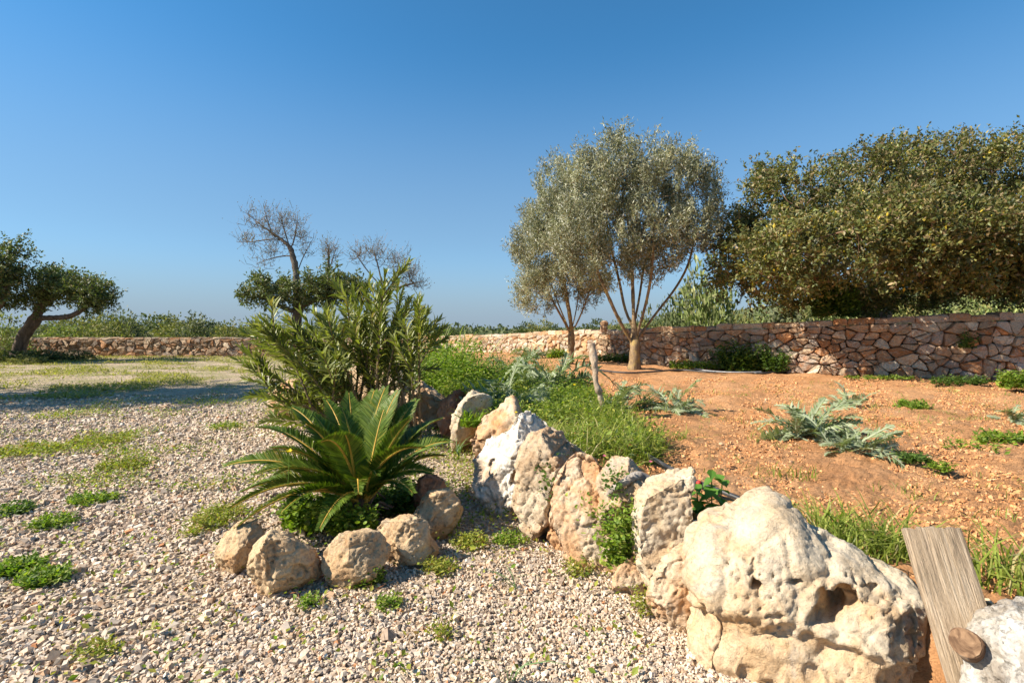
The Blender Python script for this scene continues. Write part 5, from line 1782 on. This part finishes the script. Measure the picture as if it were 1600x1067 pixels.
# sawn branch stub held between plank and lichened rock
a, b = W(1508, 1004, 1.76), W(1540, 1026, 1.92)
P = np.array([a, a + (b - a) * .3, a + (b - a) * .7, b])
root = thing('cut_branch', 'short sawn branch end showing brown rings beside the plank', 'branch', b)
V, Fs = tube(P, [.046, .049, .052, .052], 16, .16, 3)
mk('bark', V, Fs, BARK_RED, root, smooth=True)
u = unit(a - b)
s1 = unit(np.cross(u, [0, 0, 1]))
s2 = np.cross(s1, u)
an = np.arange(14) * 2 * PI / 14
ring = a + u * .004 + .044 * (np.cos(an)[:, None] * s1 + np.sin(an)[:, None] * s2)
ctrp = a + u * .008
mk('sawn_end', np.concatenate([ring, [ctrp]]), [np.array([[k, (k + 1) % 14, 14] for k in range(14)])], CUT_WOOD, root)

DEAD = bark_mat('dead root wood', (.26, .21, .17), (.48, .42, .36), None, 22)
P = smooth_line([W(1012, 752, 3.2), W(1000, 742, 3.18), (W(985, 745, 3.16)), W(972, 756, 3.15), W(958, 762, 3.16), W(950, 775, 3.18)], 2)
V, Fs = tube(P, np.linspace(.035, .014, len(P)), 10, .35, 9)
o = mk('dead_root', V, Fs, DEAD, smooth=True); recenter(o, P.mean(0))
tag(o, 'grey twisted piece of dead root lying on the pitted rock', 'driftwood')

def pipe(name, label, pts, r, mat, cat, sides=10, sag=2):
    P = resample(smooth_line(pts, sag), .03)
    V, Fs = tube(P, r, sides)
    o = mk(name, V, Fs, mat, smooth=True)
    recenter(o, P[0])
    return tag(o, label, cat)
def gp(px, py, z):
    return G(px, py, z)
P0 = [gp(978, 693, .47), gp(1003, 706, .45), gp(1030, 722, .44), gp(1060, 738, .43), gp(1088, 753, .44), gp(1125, 767, .43), gp(1162, 781, .41), gp(1230, 815, .37)]
root = pipe('irrigation_pipe', 'black plastic irrigation pipe running behind the tall block and the boulder', P0, .017, PIPE_BLACK, 'pipe')
for k, (px, py, z) in enumerate(((985, 697, .47), (1092, 755, .445))):
    c = gp(px, py, z)
    V, Fs = tube(np.array([c - [.007, -.009, -.003], c, c + [.007, -.009, -.003]]), [.018, .020, .018], 10)
    mk('red_clip', V, Fs, RED_CAP, root, smooth=True)
pipe('irrigation_pipe', 'grey white plastic pipe lying on soil at the foot of the plank', [gp(1525, 945, .40), gp(1560, 958, .40), gp(1600, 972, .40), gp(1680, 1000, .39)], .010, PIPE_GREY, 'pipe')
pipe('drip_hose', 'thin black drip hose across the soil past the larger olive trunk', [gp(935, 578, .43), gp(975, 583, .43), gp(1020, 581, .43), gp(1060, 577, .43), gp(1110, 582, .42), gp(1160, 581, .42), gp(1195, 584, .42), gp(1228, 578, .42)], .022, PIPE_BLACK, 'hose', 6)
pipe('drip_hose', 'pale grey hose length lying along the foot of the shaded wall', [gp(1085, 576, .44), gp(1110, 580, .44), gp(1150, 582, .44), gp(1190, 581, .44)], .014, PIPE_GREY, 'hose', 6)
pb = gp(1232, 580, .42)
pipe('water_pipe', 'dark upright pipe leaning against the shaded wall above the hose end', [pb, W(1231, 560, pb[1]), W(1234, 546, pb[1]), W(1236, 537, pb[1] + .02)], .045, PIPE_BLACK, 'pipe', 10)

# ------------------------------------------------------------------ small plants
def clump(name, label, px, py, z, rx, ry, n, h, ln_, cols, kind='herb', wd=None, per=12, seed=0, cat='weed', group=None, tmpl=RHOMB, Y=None):
    r = np.random.default_rng(int(px * 3 + py + seed))
    c = G(px, py, z) if Y is None else W(px, py, Y)
    a, q = r.uniform(0, 2 * PI, n), np.sqrt(r.random(n))
    p = np.column_stack([c[0] + rx * q * np.cos(a), c[1] + ry * q * np.sin(a), np.full(n, c[2] - .01)])
    if kind == 'grass':
        V, Fs, T = grass_mass(r, p, ln_, wd or .009, *cols)
        return lone(name, label, 'grass', V, Fs, T, LEAF_GRASS, group)
    V, Fs, T = leafy_mass(r, p, h, per, ln_, wd or .5, *cols, tmpl=tmpl, spread=.02)
    return lone(name, label, cat, V, Fs, T, LEAF_HERB, group, base=c)

# on the red soil
clump('grass_clump', 'thick bright grass clump between the huge boulder and the plank', 1345, 858, .37, .26, .22, 330, .2, .27, GRASS, 'grass', .010)
clump('grass_clump', 'coarse grass at the right photo edge behind the plank', 1575, 912, .37, .16, .16, 120, .2, .30, GRASS, 'grass', .010)
clump('grass_clump', 'sparse grass blades in the soil left of the thick clump, above the boulder', 1260, 815, .37, .2, .12, 60, .2, .18, GRASS, 'grass', .008)
clump('weed_patch', 'fine green weed on bare soil right of the far cardoon', 1428, 638, .37, .22, .16, 60, .12, .07, HERB, per=12)
clump('weed_patch', 'green weed on soil at the right photo edge below the pale cardoon', 1570, 693, .37, .25, .14, 70, .12, .07, HERB, per=12)
clump('weed_patch', 'small dark weed on soil below the sprawling cardoon', 1428, 722, .37, .12, .09, 40, .08, .05, HERB_DARK, per=10)
clump('weed_patch', 'tiny round weed on soil right of the small dark one', 1470, 733, .37, .07, .05, 26, .07, .045, HERB, per=10)
clump('weed_patch', 'thin trailing weed on soil right of the tiny round one', 1520, 700, .37, .25, .2, 30, .1, .05, HERB, per=6)
clump('weed_patch', 'sprig of grass-like weed on bare soil above the boulder', 1240, 745, .37, .18, .12, 40, .12, .15, GRASS, 'grass', .008)
clump('grass_clump', 'few grass blades standing in bare soil right of the pole grass', 1062, 690, .37, .12, .1, 40, .12, .2, GRASS, 'grass', .008)
clump('grass_clump', 'bright grass tuft on soil near the far right wall end', 1418, 632, .37, .2, .1, 60, .1, .12, GRASS, 'grass', .01, seed=4)
# at the foot of the walls
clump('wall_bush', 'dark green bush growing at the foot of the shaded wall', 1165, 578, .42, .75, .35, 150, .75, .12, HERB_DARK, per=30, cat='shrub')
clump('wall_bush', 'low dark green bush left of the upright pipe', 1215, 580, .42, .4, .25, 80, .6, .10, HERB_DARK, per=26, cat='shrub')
clump('wall_bush', 'low green creeper along the foot of the shaded wall near the larger olive', 1085, 576, .43, .7, .3, 100, .22, .09, HERB, per=16, cat='shrub')
clump('wall_bush', 'low green plants at the wall foot between the two olive trunks', 960, 565, .43, .7, .3, 90, .28, .10, HERB_DARK, per=16, cat='shrub')
clump('wall_bush', 'green tuft at the foot of the sunlit wall left of the small olive', 873, 560, .43, .4, .25, 60, .38, .12, HERB, per=18, cat='shrub')
clump('wall_bush', 'green weeds at the foot of the tall wall, nearest to the right photo edge', 1592, 606, .42, .3, .2, 80, .3, .09, HERB, per=20, cat='shrub')
clump('wall_bush', 'low green weeds at the foot of the tall wall right of its middle', 1500, 600, .40, .55, .2, 100, .16, .07, HERB_DARK, per=14, cat='shrub')
clump('wall_bush', 'thin green strip of weeds at the wall foot under the biggest wall stone', 1375, 592, .40, .8, .15, 90, .09, .06, HERB, per=10, cat='shrub')
clump('wall_bush', 'bright green bush spilling over the top of the tall wall', 1305, 494, 0, .55, .3, 170, .65, .11, HERB_DARK, per=30, cat='shrub', Y=12.9)
clump('ivy_tuft', 'small green ivy tuft growing from the joints of the tall wall', 1512, 545, 0, .16, .06, 40, .42, .07, HERB_DARK, per=12, cat='plant', Y=11.28)
# in and by the rocks
clump('trailing_herb', 'pale green trailing herb in the gap between cream slab and tall block', 972, 885, 0, .09, .05, 90, .40, .035, HERB, per=18, cat='plant', wd=.7, tmpl=ROUND, Y=3.02)
clump('creeping_plant', 'small dark leaves creeping over the grey brown rock', 862, 790, 0, .06, .04, 26, .38, .035, HERB_DARK, per=7, cat='plant', wd=.8, tmpl=ROUND, Y=3.62)
clump('creeping_plant', 'green leafy bits on the grey pitted rock below the dead root', 962, 770, 0, .05, .04, 18, .2, .03, HERB_DARK, per=6, cat='plant', wd=.8, tmpl=ROUND, Y=3.1)
clump('leaf_tuft', 'arching green leaf tuft over the cream rounded rock behind the cycad', 735, 665, 0, .12, .1, 80, .2, .24, HERB, 'grass', .03, Y=6.05)
clump('weed_patch', 'green weeds on the gravel at the foot of the cream slab', 905, 895, 0, .10, .06, 36, .10, .03, HERB_YELLOW, per=9)
clump('weed_patch', 'green fern-like weed at the foot of the rounded cycad rock', 572, 912, 0, .09, .05, 50, .12, .035, HERB, per=12)
clump('weed_patch', 'yellow green weeds under the shaded side of the white rock', 840, 790, 0, .12, .10, 50, .10, .035, HERB_YELLOW, per=10)
clump('weed_patch', 'weed sprigs at the foot of the small knobbly rock', 1003, 958, 0, .05, .06, 26, .14, .03, HERB_YELLOW, per=9)
# clover under the cycad
clump('clover_patch', 'dense green clover filling the cycad ring between its front rocks', 500, 815, .05, .26, .22, 420, .2, .045, HERB, per=7, cat='clover', wd=.95, tmpl=ROUND)
clump('clover_patch', 'tall clover hiding the base of the cycad', 556, 838, .05, .14, .07, 150, .20, .045, HERB, per=8, cat='clover', wd=.95, tmpl=ROUND)
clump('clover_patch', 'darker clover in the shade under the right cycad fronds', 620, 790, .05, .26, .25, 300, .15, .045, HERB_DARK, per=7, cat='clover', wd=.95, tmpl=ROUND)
clump('weed_patch', 'yellow and reddish weeds left of the cycad rocks', 335, 815, 0, .16, .30, 170, .12, .035, HERB_YELLOW, per=10)
# on the drive
for (px, py, rx, n, ln_, cols, lab) in (
        (28, 890, .14, 90, .05, HERB, 'leafy green weed at the left photo edge of the gravel'),
        (70, 905, .12, 80, .05, HERB, 'flat dark green weed just right of the leafy one at the gravel edge'),
        (85, 820, .13, 70, .05, HERB, 'grassy green weed patch on gravel, second nearest the left edge'),
        (15, 800, .16, 80, .05, HERB_DARK, 'green weed patch farther up the left photo edge'),
        (145, 782, .18, 90, .045, HERB, 'wide green weed patch in the gravel straight left of the lowest cycad fronds'),
        (190, 730, .25, 110, .045, HERB_YELLOW, 'long yellow green weed streak in the gravel left of the cycad'),
        (40, 705, .4, 170, .05, HERB_YELLOW, 'broad yellow green weed patch near the left edge of the drive'),
        (160, 690, .4, 150, .05, HERB_YELLOW, 'patchy weeds midway between left photo edge and cycad'),
        (480, 945, .06, 16, .04, HERB, 'tiny round-leaved weed in front of the large cracked rock'),
        (150, 1015, .10, 22, .035, HERB_YELLOW, 'yellowing low weed among the nearest gravel stones'),
        (350, 668, .2, 50, .045, HERB, 'small green weed beside the tip of the left back frond'),
        (610, 945, .05, 26, .035, HERB, 'green sprig in the gravel right of the fern-like weed'),
        (690, 890, .10, 60, .035, HERB_YELLOW, 'upright yellow green weeds right of the sunlit angular rock'),
        (735, 850, .12, 70, .035, HERB_YELLOW, 'upright weeds in the shade between the cycad ring and the white rock'),
        (795, 845, .12, 60, .035, HERB, 'weeds in the gravel below the white rock'),
        (690, 990, .05, 18, .03, HERB_YELLOW, 'lone yellowish sprig in the near gravel')):
    clump('weed_patch', lab, px, py, 0, rx, rx * .8, n, .07 if py > 750 else .09, ln_, cols, per=9)
for k, (px, py, lab) in enumerate(((800, 920, 'wild garlic with two long drooping leaves in open gravel'), (715, 718, 'upright blue green bulb leaves right of the cycad'), (800, 1062, 'thin curved bulb leaves at the bottom of the photo'))):
    r = np.random.default_rng(90 + k)
    c = G(px, py, 0)
    n = 5 if k != 1 else 12
    V, Fs, T = grass_mass(r, np.repeat(c[None], n, 0) + r.normal(size=(n, 3)) * [.012, .012, 0], .28 if k != 1 else .36, .010 if k != 1 else .016, [(.16, .24, .11), (.12, .19, .08)], [1, 1], .7 if k != 1 else .22)
    lone('bulb_plant', lab, 'plant', V, Fs, T, LEAF_GRASS, base=c)

# ground cover too fine to count: tiny weeds strewn in patches over the drive
r = np.random.default_rng(95)
N = 80000
Y = 2.0 * (26 / 2.0) ** (r.random(N) ** .7)
x = r.uniform(-1.15, .3, N) * Y
s = side(x, Y)
pn = fbm(P3(x * .75, Y * .9), 3, 14)
near_line = np.exp(-((s + .45) / .45) ** 2)
k = (s < -.05) & (r.random(N) < np.clip((pn - .02) * 1.7, 0, .85) * sstep(3, 6.5, Y) + .026 + .10 * near_line * sstep(3, 4.5, Y))
p = P3(x[k], Y[k], .02)
V, Fs, T = leafy_mass(r, p, .03 + .03 * r.random(len(p)) + .004 * Y[k], 4, .04,.55, HERB_YELLOW[0] + HERB[0][:2], HERB_YELLOW[1] + [1.5, 1.5])
o = mk('ground_weeds', V, Fs, LEAF_HERB, tint=T); o['kind'] = 'stuff'
print('ground weeds', len(p))
N = 20000
Y = 11 + 17 * r.random(N)
x = r.uniform(-1.1, -.25, N) * Y
k = (side(x, Y) < -.3) & (Y < wall_y(x) - .2) & (fbm(P3(x * .35, Y * .8), 3, 19) > .16 - .3 * sstep(21, 26, Y))
p = P3(x[k], Y[k], 0)
V, Fs, T = leafy_mass(r, p, .09, 4, .11, .35, [(.30, .27, .08), (.24, .24, .06), (.40, .33, .15)], [3, 3, 2])
o = mk('rough_grass', V, Fs, LEAF_HERB, tint=T); o['kind'] = 'stuff'
# dry twigs and leaf litter between the rocks
n = 900
a = r.integers(0, 5, n)
cx = np.array([(-1.2, 3.0), (.1, 3.4), (-.3, 3.9), (.6, 2.7), (-1.0, 2.8)])[a]
p = np.column_stack([cx + r.normal(size=(n, 2)) * [.4, .25], np.full(n, .025)])
p = p[side(p[:, 0], p[:, 1]) < -.05]
d = unit(np.concatenate([r.normal(size=(len(p), 2)), r.normal(size=(len(p), 1)) * .15], 1))
V, Fs, kk = leaves(p, d, np.tile([0, 0, 1.0], (len(p), 1)), r.uniform(.02, .09, len(p)), r.uniform(.003, .009, len(p)), RHOMB)
o = mk('dry_litter', V, Fs, LEAF_HERB, tint=np.repeat(rand_tint(r, len(p), [(.20, .12, .06), (.34, .22, .12), (.12, .07, .04), (.40, .14, .05)], [3, 3, 2, .6]), kk, 0)); o['kind'] = 'stuff'

# sprigs, dry stalks and pale stones strewn over the red soil
r = np.random.default_rng(131)
n = 2600
y = 2.2 + 9 * r.random(n)
x = r.uniform(.1, 1.1, n) * y
k = (side(x, y) > .4) & (y < wall_y(x) - .4)
x, y = x[k], y[k]
p = soil_pts(x, y, .012)
h_ = len(p) // 3
d = unit(np.concatenate([r.normal(size=(len(p), 2)), .25 * r.normal(size=(len(p), 1))], 1))
V, Fs, kk = leaves(p[h_:], d[h_:], np.tile([0, 0, 1.0], (len(p) - h_, 1)), r.uniform(.03, .16, len(p) - h_), r.uniform(.003, .008, len(p) - h_), RHOMB)
o = mk('dry_stalks', V, Fs, LEAF_HERB, tint=np.repeat(rand_tint(r, len(p) - h_, [(.50, .38, .22), (.30, .19, .10), (.18, .11, .06)], [2, 3, 2]), kk, 0)); o['kind'] = 'stuff'
q = p[:h_][gn(P3(x[:h_] * .9, y[:h_] * .9), 33) > -.05]
q = np.repeat(q, 5, 0) + r.normal(size=(len(q) * 5, 3)) * [.035, .035, 0]
V, Fs, T = grass_mass(r, q, .085, .006, *GRASS, .7)
o = mk('soil_sprigs', V, Fs, LEAF_GRASS, tint=T); o['kind'] = 'stuff'

# nettle by the tall block: every serrated leaf is a part
def nettle_leaf():
    n = 9
    t = np.linspace(0, 1, n)
    w = .5 * .72 * np.sin(PI * t ** .62) ** .9
    L_, R_ = [], []
    for k in range(n - 1):
        for q, f in ((t[k], 1.0), (t[k] * .35 + t[k + 1] * .65, 1.28)):
            ww = np.interp(q, t, w) * f
            L_.append((q, ww, .10 * ww - .25 * q ** 2)); R_.append((q, -ww, .10 * ww - .25 * q ** 2))
    L_, R_ = np.array(L_), np.array(R_)
    mid = np.column_stack([L_[:, 0], 0 * L_[:, 0], -.25 * L_[:, 0] ** 2 - .04])
    V = np.concatenate([L_, mid, R_, [[1.05, 0, -.30]]])
    m = len(mid)
    i = np.arange(m - 1)
    q = np.concatenate([np.stack([i, m + i, m + i + 1, i + 1], 1), np.stack([m + i, 2 * m + i, 2 * m + i + 1, m + i + 1], 1)])
    tri = np.array([[m - 1, 2 * m - 1, 3 * m], [2 * m - 1, 3 * m - 1, 3 * m]])
    return build_mesh('nettle_leaf', V, [q, tri], False, (.10, .22, .03))
NL = nettle_leaf()
c = G(1112, 812, .36)
root = thing('nettle_plant', 'nettle with big serrated bright green leaves between tall block and boulder', 'plant', c)
r = np.random.default_rng(97)
for sx_, sy_, hgt in ((0, 0, .30), (.07, .05, .22), (-.06, .04, .2)):
    P = np.array([c + [sx_, sy_, -.02], c + [sx_ * 1.1, sy_ * 1.1, hgt * .5], c + [sx_ * 1.3, sy_ * 1.3, hgt]])
    V, Fs = tube(resample(P, .05), .004, 5)
    mk('stem', V, Fs, LEAF_HERB, root, tint=(.12, .18, .04))
    m = int(hgt / .045)
    for k in range(m):
        for w in (0, 1):
            a = w * PI + k * PI / 2 + r.normal() * .3
            o = link('leaf', NL, LEAF_HERB, root)
            f = (k + 1) / m
            s_ = (.12 - .05 * f) * r.uniform(.8, 1.15)
            o.scale = (s_, s_, s_)
            o.location = (sx_ * (1 + .3 * f), sy_ * (1 + .3 * f), hgt * f)
            o.rotation_euler = (r.normal() * .2, .25 + .2 * r.normal(), a)

# flowers
def flower(label, px, py, Y, size, col, h, petals=5):
    c = W(px, py, Y)
    root = thing('wild_flower', label, 'flower', c - [0, 0, h])
    V, Fs = tube(np.array([c - [.01, 0, h], c - [.004, 0, h * .5], c]), .0022, 4)
    mk('stem', V, Fs, LEAF_HERB, root, tint=(.18, .26, .05))
    for k in range(petals):
        a = k * 2 * PI / petals + .3
        d = np.array([[math.cos(a), math.sin(a) - .5, .55]])
        V, Fs, kk = leaves(c[None], d, np.array([[0, -.3, 1.0]]), size, size * .75, ROUND)
        mk('petal', V, Fs, PETAL, root, tint=col)
YEL, PINK = (.80, .62, .02), (.62, .16, .24)
flower('large yellow flower poking above the left cycad fronds', 452, 706, 3.5, .028, YEL, .25)
flower('yellow flower in the clover above the large cracked rock', 456, 851, 3.02, .024, YEL, .12)
flower('yellow flower between the right cycad fronds', 604, 703, 4.3, .022, YEL, .3)
flower('yellow flower low in the weeds left of the cycad ring', 312, 783, 4.4, .02, YEL, .1)
flower('yellow flower in the herbs behind the white rock', 806, 645, 5.2, .022, YEL, .15)
flower('yellow flower in the tall herbs left of the pole', 897, 602, 7.2, .03, YEL, .3)
flower('pink flower beside the dead root', 1016, 722, 3.3, .016, PINK, .15)
flower('pink flower in the grass behind the low grey rock', 944, 713, 3.8, .018, PINK, .2)
flower('pink flower at the upper edge of the trailing herb', 1001, 783, 2.95, .015, PINK, .12)
flower('yellow flower on the weeds by the left photo edge', 10, 871, 3.4, .022, YEL, .1)

print('triangles', sum(sum(p for p in (len(o.data.loops) - 2 * len(o.data.polygons),)) for o in bpy.data.objects if o.type == 'MESH'))
